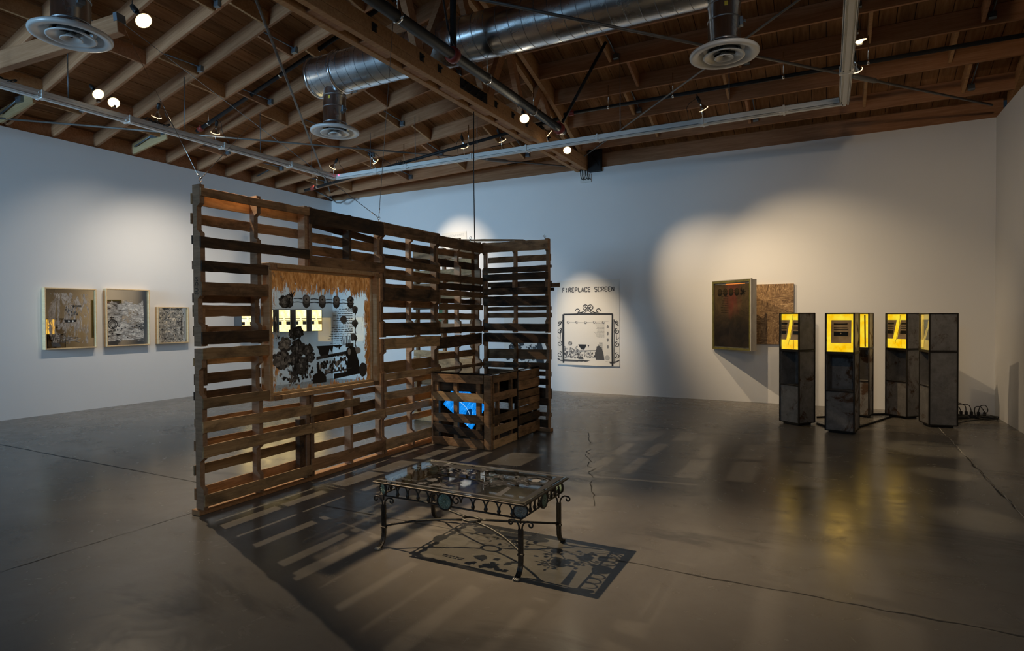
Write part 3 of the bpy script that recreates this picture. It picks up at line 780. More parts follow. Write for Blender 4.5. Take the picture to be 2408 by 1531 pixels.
t=palletA('partition pallet, lower row, below the painted glass window',Y[1],ZL,Wd[1],1.2,
 sh([(.6,.675,'l',-.02,.62,.02),(.43,.52,'l'),(.09,.2,'m')],ZL),
 sh([(.69,.75,'m'),(.5,.6,'d',.0,1.0,.04),(.227,.31,'l'),(.1,.16,'m')],ZL),
 [(0,0,WZ0-ZL),(.5,0,WZ0-ZL),(.955,0,1.2)],GA)
t=palletA('partition pallet, lower row, right of the window',Y[2],ZL,Wd[2],1.2,
 sh([(1.13,1.25,'l'),(.809,.881,'l'),(.603,.683,'l'),(.437,.517,'l'),(.08,.19,'l')],ZL),
 sh([(.871,.994,'l'),(.73,.792,'l'),(.505,.584,'l'),(.3,.37,'l'),(.06,.12,'l')],ZL),
 [0,.48,.955],GA)
t=palletA('partition pallet, lower row, in the inner corner behind the crate',Y[3],ZL,Wd[3],1.2,
 sh([(1.105,1.24,'d',0,.97,.03),(.76,.86,'m'),(.6,.68,'m'),(.43,.52,'m'),(.07,.19,'m')],ZL),
 sh([(.95,1.032,'m'),(.7,.78,'m'),(.3,.38,'m')],ZL),
 [0,.46,.962],GA)
# broken splinter end on a lower slat
# wall B: faces the camera (-y). local x -> +x ; front toward -y
def palletB(lab,x0,y0,z0,wd,h,front,back,strs,grp):
    """y0 = plane of the stringer front; boards in front at y0-th"""
    t=thing('wooden_pallet',lab,'pallet',(x0,y0,z0),0,grp); D=.085; th=.016
    for s in strs:
        u,a,b=s if isinstance(s,tuple) else (s,0,h)
        if a==0 and b==h:
            m=stringer_mesh(h,D,.038); m.v=[(v[0],D-v[1],v[2]) for v in m.v]
        else: m=MB().box((0,0,a),(.038,D,b),ch=.003)
        o=m.build('stringer',W_STR if rnd.random()<.4 else W_MID,t); o.location=(u,0,0)
    def bd(L,yy):
        for (a,b,k,*r) in L:
            u0,u1=(r[0],r[1]) if len(r)>1 else (rnd.uniform(-.008,.004),wd+rnd.uniform(-.004,.01)); ti=r[2] if len(r)>2 else rnd.uniform(-.008,.008)
            board(t,(u0,yy,(a+b)/2),(u1,yy,(a+b)/2),b-a,th,(0,-1,0),MATS[k],tilt=ti)
    bd(front,-th/2-.0005); bd(back,D+th/2+.0005)
    return t
GB='pallets of the short return partition'
XB=-4.075
palletB('return partition pallet, upper, facing camera beside the poster',XB,6.965,ZU,.93,1.2,
 sh([(2.32,2.449,'m'),(2.046,2.115,'d'),(1.945,2.035,'d'),(1.757,1.847,'d'),(1.61,1.738,'d'),(1.283,1.381,'d')],ZU),
 sh([(2.188,2.267,'m'),(2.09,2.13,'d'),(1.86,1.93,'d'),(1.55,1.6,'m'),(1.455,1.52,'m')],ZU),
 [-.035,.42,.89],GB)
palletB('return partition pallet, lower, facing camera behind the crate',XB,6.965,ZL,.93,1.2,
 sh([(1.13,1.255,'d'),(.794,.879,'d'),(.6,.68,'d'),(.34,.43,'d'),(.059,.16,'d')],ZL),
 sh([(.912,1.041,'m'),(.7,.76,'m'),(.415,.55,'d'),(.182,.237,'m')],ZL),
 [-.035,.42,.89],GB)
# base timbers
o=MB().box((-.045,0,0),(.045,4.05,.04),ch=.003).build('base_timber',W_BASE); o.location=(-4.175,2.85,0.0)
tag(o,'reddish timber sill under the long slatted partition','sill')
o=MB().box((0,-.045,0),(.955,.045,.04),ch=.003).build('base_timber',W_BASE); o.location=(-4.075,7.01,0.0)
tag(o,'timber sill under the short return partition','sill')
# stamp on the end post
def text_mesh(s,size,mat,name,M,parent=None,ext=.0004,font_sp=1.0):
    c=bpy.data.curves.new(name,'FONT'); c.body=s; c.size=size; c.extrude=ext; c.align_x='CENTER'; c.align_y='CENTER'; c.space_character=font_sp
    tmp=bpy.data.objects.new(name,c); COL.objects.link(tmp); dg=bpy.context.evaluated_depsgraph_get(); dg.update()
    me=bpy.data.meshes.new_from_object(tmp.evaluated_get(dg)); bpy.data.objects.remove(tmp); bpy.data.curves.remove(c)
    me.materials.clear(); me.materials.append(mat); o=bpy.data.objects.new(name,me); COL.objects.link(o)
    if parent: o.parent=parent
    o.matrix_local=M; return o
M_INK=plain('black_ink',(.02,.018,.016),.7)
post=[o for o in bpy.data.objects if o.get('label')=='tall partition pallet, upper row, nearest the left end post'][0]
text_mesh('NC-US',.045,M_INK,'stamp',Matrix.Translation((.04,-.0009,.45))@Matrix.Rotation(PI/2,4,'Y')@Matrix.Rotation(-PI/2,4,'X')@Matrix.Identity(4),post)

# eyebolts and wires
def eyebolt(lab,p):
    t=thing('eye_bolt',lab,'eyebolt',p,0,'steel eyebolts in the partition top'); m=MB()
    m.tube([(0,0,-.02),(0,0,.025)],.004,6); m.tube([(.016*math.cos(a*PI/6),0,.04+.016*math.sin(a*PI/6)) for a in range(12)],.0035,6,closed=True); m.build('eye',M_CHROME,t)
eyebolt('steel eyebolt on top of the left end post',(-4.14,2.9,2.462))
eyebolt('steel eyebolt on the partition top between the second and third pallets',(-4.14,4.91,2.462))
eyebolt('steel eyebolt at the inner corner of the partition top',(-4.14,6.72,2.462))
eyebolt('steel eyebolt at the right end of the return partition',(-3.2,7.0,2.455))
def wire(a,b,lab,r=.003,mat=M_STEELROD):
    t=thing('hanging_wire',lab,'wire',a,0,'steel wires holding the partition'); B=V(*b)-V(*a)
    MB().tube([V(0,0,0),B],r,6).build('wire',mat,t); d=B.normalized()
    MB().tube([d*.05,d*.10],r*1.8,6).build('wire_clamp',M_CHROME,t)
wire((-4.14,2.9,2.505),(-7.58,4.30,5.06),'bright wire rising left from the end post eyebolt',.003,M_CHROME)
wire((-4.14,2.9,2.505),(-8.58,6.91,4.68),'faint wire rising right behind the track from the end post',.0028)
wire((-4.14,4.91,2.505),(-7.6,4.32,5.07),'long thin wire rising to the upper left joist from second eyebolt',.0032)
wire((-4.14,4.91,2.505),(-3.98,5.0,4.75),'thin wire rising straight up to the truss from second eyebolt',.0028)

# ------------------------------------------------------------------ window with painted glass in wall A
wy0,wy1=3.462,4.835
t=thing('glazed_print_frame','pine framed glass window with flower print set into pallet wall','window',(-4.19,wy0,WZ0))
w_=wy1-wy0; h_=WZ1-WZ0
def wb(a,b,name,mat): return MB().box(a,b,ch=.003).build(name,mat,t)
wb((.0,0,0),(.11,w_,.038),'bottom_rail',W_PINE); wb((.0,0,h_-.038),(.11,w_,h_),'top_rail',W_PINE)
wb((.0,0,.039),(.11,.030,h_-.039),'side_jamb',W_PINE); wb((.0,w_-.038,.039),(.11,w_,h_-.039),'side_jamb',W_PINE)
m=MB()
for a,b in (((.03,.031,.039),(.05,w_-.039,.058)),((.03,.031,h_-.058),(.05,w_-.039,h_-.039)),((.03,w_-.056,.058),(.05,w_-.039,h_-.058))): m.box(a,b)
m.build('glazing_bead',W_BLOND,t)
for (y,z) in ((.0,h_-.045),(w_-.07,h_-.045),(.04,.012),(w_-.1,.012)): MB().box((.111,y,z-.012),(.125,y+.07,z+.03)).build('corner_block',W_MID,t)
gx=.02; gy0,gy1=.03,w_-.038; gz0,gz1=.038,h_-.038
MB().box((gx-.002,gy0,gz0),(gx+.002,gy1,gz1)).build('glass_pane',M_GLASS,t)
# orange brown scraped paint round the edges
M_OR=alpha_paint('scraped_orange_paint',[(.12,.05,.018),(.36,.165,.055),(.6,.37,.19)],6,.64,.7,(1,3.4,1.0),.5,
  [('Z',(gz1-.27,gz1-.09,.36)),('Y',(gy0+.15,gy0+.02,.30)),('Y',(gy1-.13,gy1-.03,.32)),('Z',(gz0+.09,gz0+.0,.22))],.4)
m=MB(); m.add([V(gx+.003,gy0,gz0),V(gx+.003,gy1,gz0),V(gx+.003,gy1,gz1),V(gx+.003,gy0,gz1)],[(0,1,2,3)]); m.build('scraped_paint',M_OR,t)
M_WHS=alpha_paint('white_scratches',[(.5,.4,.3),(.75,.7,.62),(.4,.3,.2)],14,.66,.7,(1,2,.6),.5,[('Y',(gy0+.35,gy0+.1,.09)),('Y',(gy1-.2,gy1-.05,.08))],.2)
m=MB(); m.add([V(gx+.0045,gy0,gz0),V(gx+.0045,gy1,gz0),V(gx+.0045,gy1,gz1),V(gx+.0045,gy0,gz1)],[(0,1,2,3)]); m.build('scratch_marks',M_WHS,t)

# -------- print drawing kit: polygons in (u,v) 0..1, layers raised by tiny steps
M_P=[plain('print_black',(.01,.01,.012),.6),plain('print_dark_grey',(.07,.07,.075),.6),plain('print_mid_grey',(.2,.2,.205),.6),plain('print_light_grey',(.42,.42,.42),.6),plain('print_pale',(.62,.62,.6),.6)]
class PR:
    def __init__(s,fn,seed=1): s.m=MB(); s.fn=fn; s.L=0; s.r=random.Random(seed)
    def poly(s,pts,mi=0,dl=1):
        s.L+=dl; n=len(pts)
        s.m.add([s.fn(u,v,s.L) for u,v in pts],[tuple(range(n))],mi)
    def quadstrip(s,pts,w,mi=0,asp=1.0):
        s.L+=1; vs=[];fs=[]
        for i,(u,v) in enumerate(pts):
            a=pts[max(i-1,0)];b=pts[min(i+1,len(pts)-1)]; du,dv=b[0]-a[0],b[1]-a[1]; l=math.hypot(du*asp,dv) or 1
            ww=w[i] if isinstance(w,list) else w*(1+s.r.uniform(-.25,.25))
            nu,nv=-dv/l*ww/2/asp,du*asp/l*ww/2
            vs += [s.fn(u+nu,v+nv,s.L),s.fn(u-nu,v-nv,s.L)]
        for i in range(len(pts)-1): fs.append((2*i,2*i+1,2*i+3,2*i+2))
        s.m.add(vs,fs,mi)
    def blob(s,u,v,ru,rv,mi=0,n=14,j=.15,ph=0):
        s.poly([(u+ru*(1+s.r.uniform(-j,j))*math.cos(2*PI*k/n+ph),v+rv*(1+s.r.uniform(-j,j))*math.sin(2*PI*k/n+ph)) for k in range(n)],mi)
    def flower(s,u,v,r,asp,tones=(1,2,3,4),pet=7):
        rings=[(1.0,tones[0]),(.72,tones[1]),(.46,tones[2])]
        for ri,(k,mi) in enumerate(rings):
            for p in range(pet):
                a=2*PI*p/pet+ri*.5; cu,cv=u+r*k*.6*math.cos(a)/asp,v+r*k*.6*math.sin(a)
                s.blob(cu+s.r.uniform(-.1,.1)*r/asp,cv+s.r.uniform(-.1,.1)*r,r*k*s.r.uniform(.35,.6)/asp,r*k*s.r.uniform(.3,.5),mi if p%2 else max(0,mi-1),9,.3,a)
        s.blob(u,v,r*.2/asp,r*.2,tones[3] if tones[3]<5 else 4,8)
    def leafy(s,u,v,r,asp,n=14,mi=0):
        for k in range(n):
            a=s.r.uniform(0,2*PI); l=r*s.r.uniform(.4,1); s.quadstrip([(u,v),(u+l*.5*math.cos(a+.2)/asp,v+l*.5*math.sin(a+.2)),(u+l*math.cos(a)/asp,v+l*math.sin(a))],[r*.12,r*.16,r*.02],mi,asp)
    def textlines(s,u0,u1,v0,v1,n,mi=1,asp=1,h=.006):
        for i in range(n):
            v=v0+(v1-v0)*i/max(1,n-1); e=u0+(u1-u0)*s.r.uniform(0,.35)
            u=u1
            while u>e:
                w=s.r.uniform(.012,.035); s.poly([(u-w,v),(u,v),(u,v+h),(u-w,v+h)],mi,0); u-=w+.007
    def bulbchain(s,asp,y,us,mi=2):
        for i,u in enumerate(us):
            s.poly([(u-.05/asp,y-.012),(u+.05/asp,y-.012),(u+.035/asp,y-.055),(u,y-.075),(u-.035/asp,y-.055)],1)
            s.blob(u,y+.01,.045/asp,.045,mi,16,.05); s.blob(u+.005,y+.015,.03/asp,.03,3,12,.05); s.blob(u,y+.01,.01,.01,0,6)
        for a,b in zip(us[:-1],us[1:]):
            for dv in (.012,-.02): s.quadstrip([(a+.04,y+dv),((a+b)/2,y+dv+.004),(b-.04,y+dv)],.008,0,asp)
def draw_window_print(P,asp):
    # garland with rosettes along top and down the right side
    P.bulbchain(asp,.80,[.17,.33,.49,.64,.8])
    P.leafy(.2,.84,.06,asp,12,0); P.flower(.12,.78,.06,asp,(1,2,3,3)); P.leafy(.82,.83,.05,asp,12,1)
    for v in (.72,.58,.44,.3): P.blob(.85-.02*(v<.5),v,.035,.04,2,12,.15); P.blob(.855,v-.015,.02,.03,1,9,.2); P.quadstrip([(.86,v-.03),(.85,v-.07),(.86,v-.11)],.012,1,asp)
    P.leafy(.85,.26,.05,asp,14,0); P.blob(.88,.3,.035,.035,4,12,.1)
    # columns of small mirrored newspaper lines
    P.textlines(.6,.82,.45,.72,13,1,asp); P.textlines(.56,.70,.36,.5,7,1,asp,.005)
    P.textlines(.74,.82,.5,.78,12,0,asp)
    P.poly([(.74,.34),(.83,.34),(.83,.38),(.74,.38)],1); P.blob(.72,.62,.035,.045,2,12,.2)
    for k in range(9): P.quadstrip([(.7+.012*k,.36),(.69+.014*k,.42+.03*(k%3))],.008,[0,1,2][k%3],asp)
    # bunch of flowers bottom left
    for u,v,r in ((.2,.5,.05),(.24,.36,.075),(.12,.4,.065),(.1,.27,.085),(.27,.2,.08),(.34,.33,.06),(.2,.27,.06),(.36,.27,.05)):
        P.flower(u,v,r*1.08,asp,(1,2,2,3) if u>.18 else (2,3,3,4),9)
    P.flower(.25,.51,.06,asp,(0,1,1,2),9); P.leafy(.06,.47,.035,asp,9,0); P.leafy(.06,.3,.035,asp,8,0)
    P.quadstrip([(.2,.48),(.21,.4),(.22,.3),(.22,.12)],.008,0,asp); P.quadstrip([(.26,.48),(.25,.4),(.24,.3)],.008,0,asp)
    P.leafy(.22,.12,.12,asp,26,1); P.leafy(.18,.08,.08,asp,14,2); P.leafy(.3,.14,.07,asp,12,0)
    for k in range(60): P.blob(P.r.uniform(.06,.38),P.r.uniform(.03,.34),P.r.uniform(.006,.016),P.r.uniform(.008,.02),P.r.choice([0,1,2,3]),7,.4)
    # black figures / crowd bottom right, kept generic
    P.poly([(.42,.37),(.66,.37),(.64,.34),(.6,.36),(.58,.3),(.56,.34),(.54,.27),(.51,.245),(.47,.255),(.45,.3),(.44,.34)],0)
    P.poly([(.66,.375),(.7,.36),(.68,.35),(.66,.32),(.65,.36)],0)
    P.poly([(.42,.24),(.8,.28),(.8,.31),(.42,.27)],1); P.textlines(.44,.78,.258,.262,1,4,asp,.016)
    for k in range(70):
        u=P.r.uniform(.43,.78); v=P.r.uniform(.1,.24); P.blob(u,v,.012,.02,P.r.choice([0,0,1,2,3,4]),7,.3)
    P.poly([(.42,.2),(.44,.2),(.45,.15),(.5,.1),(.43,.1)],0)
    P.poly([(.74,.06),(.9,.06),(.89,.18),(.86,.27),(.84,.33),(.82,.345),(.785,.35),(.75,.33),(.73,.28),(.74,.25),(.76,.22),(.74,.15)],0)
    P.blob(.775,.295,.018,.035,4,10,.1)
    P.blob(.94,.1,.05,.075,1,10,.1); P.poly([(.38,.02),(.52,.02),(.52,.07),(.5,.1),(.44,.12),(.4,.11),(.38,.09)],0)
    P.poly([(.6,.04),(.88,.06),(.88,.1),(.6,.09)],0); P.poly([(.52,.095),(.8,.125),(.8,.135),(.52,.108)],1)
asp=(gy1-gy0)/(gz1-gz0)
P=PR(lambda u,v,L: V(gx+.005+L*.00001,gy0+.05+u*(gy1-gy0-.1),gz0+.03+v*(gz1-gz0-.1)),3)
draw_window_print(P,asp); P.m.build('black_print',M_P,t)

# ------------------------------------------------------------------ crate with monitor
t=thing('pallet_crate','low dark crate of pallet boards with a glass top in the corner','crate',(-4.24,5.74,0))
def cb(p0,p1,w,th,nrm,mat,name='slat',tilt=0): return board(t,p0,p1,w,th,nrm,mat,name,0,.005,tilt)
# end-on pallet at left (posts)
MB().box((.170,.03,0),(.186,1.19,.81),ch=.003).build('side_board',W_MID,t)
MB().box((.168,-.016,.0),(.186,.028,.825),ch=.002).build('edge_board',W_STR,t)
for a,b,k,ti in ((.725,.817,'m',0),(.511,.613,'l',0),(.275,.371,'m',0),(.13,.226,'d',-.05),(.001,.097,'m',0)):
    cb((.19,-.008,(a+b)/2),(.865,-.008,(a+b)/2),b-a,.016,(0,-1,0),MATS[k],tilt=ti)
cb((.19,.05,.67),(.865,.05,.67),.1,.016,(0,-1,0),W_DARK)
for x in (.2,.46,.76): MB().box((x,.002,.0),(x+.055,.042,.81),ch=.003).build('stringer',W_MID,t)
MB().box((.875,-.02,0),(.965,.02,.822),ch=.004).build('corner_post',W_MID,t)
for a,b,k in ((.738,.82,'m'),(.528,.62,'m'),(.285,.371,'m'),(.15,.247,'l'),(.004,.096,'l')):
    cb((.962,.03,(a+b)/2),(.962,.60,(a+b)/2),b-a,.016,(1,0,0),MATS[k])
for y in (.05,.16,.48): MB().box((.915,y,.0),(.953,y+.04,.81),ch=.003).build('stringer',W_MID,t)
for a,b,k in ((.705,.815,'m'),(.59,.7,'m'),(.485,.572,'m'),(.393,.474,'m'),(.3,.387,'m'),(.184,.277,'d'),(.03,.155,'m')):
    cb((.975,.62,(a+b)/2),(.975,1.2,(a+b)/2),b-a,.016,(1,0,0),MATS[k],'door_board')
for y in (.64,1.14): MB().box((.915,y,.0),(.966,y+.04,.81),ch=.003).build('stringer',W_DARK,t)
cb((.19,1.2,.6),(.96,1.2,.6),.1,.016,(0,1,0),W_DARK); cb((.19,1.2,.2),(.96,1.2,.2),.1,.016,(0,1,0),W_DARK)
MB().box((.19,0.06,0.0),(.9,1.19,.02)).build('bottom_board',W_DARK,t)
m=MB(); m.box((.19,.03,.823),(.95,1.2,.829)); m.build('dark_under_top',plain('black_top_board',(.012,.011,.01),.4),t)
M_TOPG=plain('dark_mirror_glass',(.02,.02,.02),.03,0,.9)
MB().box((.166,-.01,.831),(.975,1.2,.84)).build('glass_top',M_TOPG,t)
for p0,p1,nm in (((.0,-.012,.824),(.97,-.012,.824),(0,-1,0)),((.968,0,.824),(.968,1.2,.824),(1,0,0))): pass
MB().box((.45,.12,.02),(.85,.4,.145)).build('monitor_rest',W_DARK,t)
# monitor, tilted, inside
M_TV=plain('black_tv_plastic',(.02,.02,.024),.4)
def m_screen():
    tt=NT('blue_video_screen'); v=tt.coord((1,9,1)); mp=v; n=tt.noise(tt.coord((18,1,3)),2.2,5,.7,1.2)
    e=tt.n('ShaderNodeEmission'); e.inputs['Strength'].default_value=1.15
    tt.l(tt.ramp(n,[(.35,(.0,.10,.42)),(.52,(.005,.22,.72)),(.62,(.02,.3,.85)),(.75,(.25,.6,1))]),e.inputs['Color']); return tt.done(e.outputs[0])
tv=thing('television','tilted television showing blue video inside the pallet crate','television',(-3.731,5.93,.4455))
R45=Matrix.Rotation(math.radians(52),4,'Y')
def tvb(mb,name,mat):
    o=mb.build(name,mat,tv); o.matrix_local=Matrix.Rotation(math.radians(35),4,'Y'); return o
tvb(MB().box((-.25,-.03,-.185),(.25,.02,.185),ch=.012),'bezel',M_TV); tvb(MB().box((-.2,.02,-.15),(.2,.26,.15),ch=.05),'picture_tube_back',M_TV)
tvb(MB().box((-.238,-.033,-.172),(.238,-.031,.172)),'screen',m_screen())
m=MB(); pr_=[(.06,-.02),(.1,.03),(.13,.0),(.2,-.12),(.17,-.13),(.12,-.05),(.1,-.09),(.08,-.08)]
m.add([V(a,-.0345,b) for a,b in pr_],[tuple(range(len(pr_)))]); tvb(m,'screen_image',emit('dark_blue_shape',(.0,.05,.2),.6))
m=MB(); m.tube([(-.03+.2*math.cos(a),-.0345,-.12+.12*math.sin(a)) for a in [PI*k/10 for k in range(2,9)]],.004,4); tvb(m,'screen_highlight',emit('pale_blue_line',(.35,.65,1),.9))

# ------------------------------------------------------------------ rear wing of the partition
GR='pallets of the rear wing behind the inner corner'
M_GREEN=plain('dull_green_paint',(.16,.27,.13),.7)
palletB('rear wing pallet, upper, seen through slats left of the inner corner',-5.24,6.965,ZU,.97,1.17,
 sh([(2.28,2.40,'m'),(2.17,2.26,'l'),(2.04,2.13,'l'),(1.86,1.94,'m'),(1.72,1.80,'l'),(1.58,1.62,'d'),(1.30,1.38,'m')],ZU),
 sh([(2.20,2.29,'m'),(1.95,2.05,'l'),(1.43,1.48,'l')],ZU),[0,.46,.93],GR)
o=MB().box((0,0,0),(.15,.016,.38),ch=.002).build('green_board',M_GREEN); o.location=(-4.9,7.083,ZU+.11); tag(o,'small dull green board glimpsed behind the inner corner','board')
palletB('rear wing pallet, lower, seen through slats left of the inner corner',-5.24,6.965,0,.97,1.255,
 [(.0,.12,'l'),(.3,.42,'l'),(.62,.74,'l'),(.76,.90,'l'),(.905,1.0,'l')],[(.5,.6,'m'),(1.12,1.2,'m')],[0,.46,.93],GR)
o=board(None,(-4.05,7.075,1.905),(-3.03,7.075,1.87),.055,.02,(0,-1,0),W_MID,'projecting_board'); tag(o,'dark board sticking out past the right end of the return partition','board')
o=board(None,(-4.05,7.10,1.845),(-3.12,7.10,1.82),.045,.02,(0,-1,0),W_DARK,'projecting_board'); tag(o,'second dark board just below the one sticking out right','board')
o=board(None,(-4.60,7.12,2.545),(-3.55,7.12,2.475),.022,.07,(0,-1,0),W_MID,'loose_plank'); tag(o,'long thin plank lying above the partition corner','plank')
t=thing('suspension_cable','black cable hanging from the truss down behind the partition','cable',(-4.33,7.14,2.5))
MB().tube([(0,0,0),(.04,-.08,.9),(.09,-.15,1.78)],.007,8).build('cable',M_CORD,t)
MB().box((-.03,-.02,-.04),(.03,.02,.0)).build('cable_hook',M_BLACK,t)

# ------------------------------------------------------------------ wall light boxes (left wall, far)
M_BOXSIDE=plain('grey_steel_side',(.09,.095,.1),.5,.4)
for i in range(5):
    y=8.14+.462*i
    lab=['nearest the camera','second from the camera','middle','fourth from the camera','farthest, next to the back corner'][i]
    t=thing('glowing_light_box','glowing yellow light box on the left wall, '+lab,'light box',(XL+.001,y,1.16),0,'row of glowing light boxes on the left wall')
    m=MB(); D=.22; w=.33; h=.5
    m.box((0,0,0),(D,.012,h)); m.box((0,w-.012,0),(D,w,h)); m.box((0,.012,0),(D,w-.012,.012)); m.box((0,.012,h-.012),(D,w-.012,h)); m.box((0,.012,.012),(.01,w-.012,h-.012)); m.build('casing',M_BOXSIDE,t)
    MB().box((D-.012,.013,.013),(D-.01,w-.013,h-.013)).build('lit_panel',M_GLOWHOT,t)
    m=MB(); x=D-.008
    for a,b in ((.29,.305),(.25,.26),(.325,.335)): m.box((x,.014,a),(x+.001,w-.014,b))
    m.box((x,.014,.16),(x+.001,.09,.235)); m.box((x,.21,.16),(x+.001,w-.014,.235)); m.build('printed_bars',M_PRINTBK,t)
    b=MB(); x=D-.006; b.add([V(x,.10,.44),V(x,.14,.44),V(x,.23,.1),V(x,.18,.1)],[(0,1,2,3)]); b.build('bright_strip',M_GLOWHOT,t)
    l=bpy.data.lights.new('box_glow','AREA'); l.shape='RECTANGLE'; l.size=.3; l.size_y=.46; l.energy=1.6; l.color=(1,.7,.25)
    lo=bpy.data.objects.new('box_light',l); COL.objects.link(lo); lo.location=(XL+.235,y+w/2,1.41); lo.rotation_euler=(PI/2,0,-PI/2); lo.rotation_euler=V(1,0,0).to_track_quat('-Z','Y').to_euler()

# ------------------------------------------------------------------ framed mirrors on left wall
def mirror_mat(name,seed,lo,hi,cols,mir=(.42,.4,.36),grad=None,stretch=(1,2,1),scale=5):
    t=NT(name); v=t.coord(stretch,rand=0); mp=t.n('ShaderNodeMapping'); mp.inputs['Location'].default_value=(seed,seed*1.7,seed*.3); t.l(v,mp.inputs[0])
    n=t.noise(mp.outputs[0],scale,8,.75,1.5); fac=n
    if grad:
        tc=t.n('ShaderNodeTexCoord'); sp=t.n('ShaderNodeSeparateXYZ'); t.l(tc.outputs['Object'],sp.inputs[0]); tot=n
        for ax,(a,b,amt) in grad:
            mr=t.n('ShaderNodeMapRange'); mr.inputs['From Min'].default_value=a; mr.inputs['From Max'].default_value=b; mr.inputs['To Min'].default_value=0; mr.inputs['To Max'].default_value=amt
            t.l(sp.outputs[ax],mr.inputs['Value']); m=t.n('ShaderNodeMath',operation='ADD'); t.l(tot,m.inputs[0]); t.l(mr.outputs[0],m.inputs[1]); tot=m.outputs[0]
        fac=tot
    mask=t.ramp(fac,[(lo,0),(hi,1)])
    n2=t.noise(mp.outputs[0],scale*2.6,8,.78,1.2); c=t.ramp(n2,[(.36,cols[0]),(.48,cols[1]),(.62,cols[2])])
    d=t.bsdf(c,.6,0,.3)
    g=t.n('ShaderNodeBsdfGlossy'); g.inputs['Roughness'].default_value=.015; g.inputs['Color'].default_value=(*mir,1)
    mx=t.n('ShaderNodeMixShader'); t.l(mask,mx.inputs[0]); t.l(g.outputs[0],mx.inputs[1]); t.l(d,mx.inputs[2]); return t.done(mx.outputs[0])
def framed(lab,y,z,w,h,mat,d=.075,prints=None):
    t=thing('framed_mirror',lab,'picture',(XL+.001,y,z),0,'blond wood framed mirrors on the left wall'); f=.018
    m=MB(); m.box((0,0,0),(d,f,h),ch=.002); m.box((0,w-f,0),(d,w,h),ch=.002); m.box((0,f,0),(d,w-f,f),ch=.002); m.box((0,f,h-f),(d,w-f,h),ch=.002); m.build('frame',W_BLOND,t)
    MB().box((.004,f,f),(d-.03,w-f,h-f)).build('mirror_glass',mat,t)
    if prints:
        P=PR(lambda u,v,L: V(d-.029+L*.00001,f+u*(w-2*f),f+v*(h-2*f)),11); prints(P,w/h); P.m.build('print',M_P,t)
    return t
MM1=mirror_mat('scraped_mirror_tall',1.3,.46,.54,[(.16,.14,.125),(.33,.29,.26),(.52,.48,.44)],(.45,.40,.31),[('Y',(.08,.0,-.35)),('Y',(.62,.7,-.35)),('Z',(.86,.95,-.4)),('Z',(.12,.02,-.2))],(1,3.2,1),3.2)
MM2=mirror_mat('silvered_mirror_middle',4.1,.42,.5,[(.1,.1,.1),(.36,.35,.34),(.8,.78,.74)],(.42,.41,.39),[('Z',(.7,.85,-.35)),('Y',(.62,.66,-.4)),('Z',(.12,.03,-.3))],(1,1.2,3),3.0)
MM3=mirror_mat('mottled_mirror_small',7.7,.4,.48,[(.05,.05,.045),(.2,.19,.17),(.6,.57,.52)],(.5,.48,.44),[('Y',(.48,.56,-.5))],(1,2,2),5)
def pr1(P,a):
    P.textlines(.5,.72,.70,.72,2,0,a,.012)
    for k in range(26): P.blob(P.r.uniform(.4,.66),P.r.uniform(.55,.7),.012,.02,P.r.choice([0,1,2]),7,.4)
    P.poly([(.36,.48),(.62,.48),(.6,.44),(.4,.43)],0); P.blob(.46,.455,.02,.018,4,8); P.blob(.54,.455,.02,.018,4,8)
    P.poly([(.1,.1),(.26,.09),(.3,.02),(.12,.03)],1)
    for k in range(14): P.quadstrip([(P.r.uniform(.2,.7),P.r.uniform(.1,.18)),(P.r.uniform(.2,.7),P.r.uniform(.06,.2))],.006,P.r.choice([0,1,3]),a)
def ringm(P,u,v,r,a,mi=0): P.quadstrip([(u+r*math.cos(k*PI/10)/a,v+r*math.sin(k*PI/10)) for k in range(21)],.014,mi,a)
def pr2(P,a):
    ringm(P,.14,.38,.08,a); ringm(P,.14,.38,.05,a,1); P.blob(.14,.36,.04,.03,3,9,.3)
    for k in range(9): P.quadstrip([(P.r.uniform(.02,.1),.5+.03*k),(P.r.uniform(.3,.5),.5+.03*k+P.r.uniform(-.01,.01))],.006,P.r.choice([0,1,2]),a)
    for k in range(40): P.blob(P.r.uniform(.03,.8),P.r.uniform(.1,.35),.02,.015,P.r.choice([0,1,3,4]),8,.5)
    for u in (.3,.45,.62,.75): ringm(P,u,.68,.02,a,3)
def pr3(P,a):
    P.quadstrip([(.35,.74),(.8,.74),(.8,.2)],.015,0,a); P.quadstrip([(.55,.62),(.92,.62),(.92,.1)],.012,0,a); ringm(P,.75,.55,.06,a)
    for k in range(50): P.blob(P.r.uniform(.03,.9),P.r.uniform(.03,.9),.02,.02,P.r.choice([0,1,1,3]),8,.5)
framed('tall framed scraped mirror, leftmost of the three on the left wall',4.79,1.005,.735,.95,MM1,.085,pr1)
framed('tall framed silvered mirror, middle one on the left wall',5.67,1.01,.72,.965,MM2,.085,pr2)
framed('small framed mottled mirror, rightmost of the three on the left wall',6.53,1.02,.585,.66,MM3,.085,pr3)

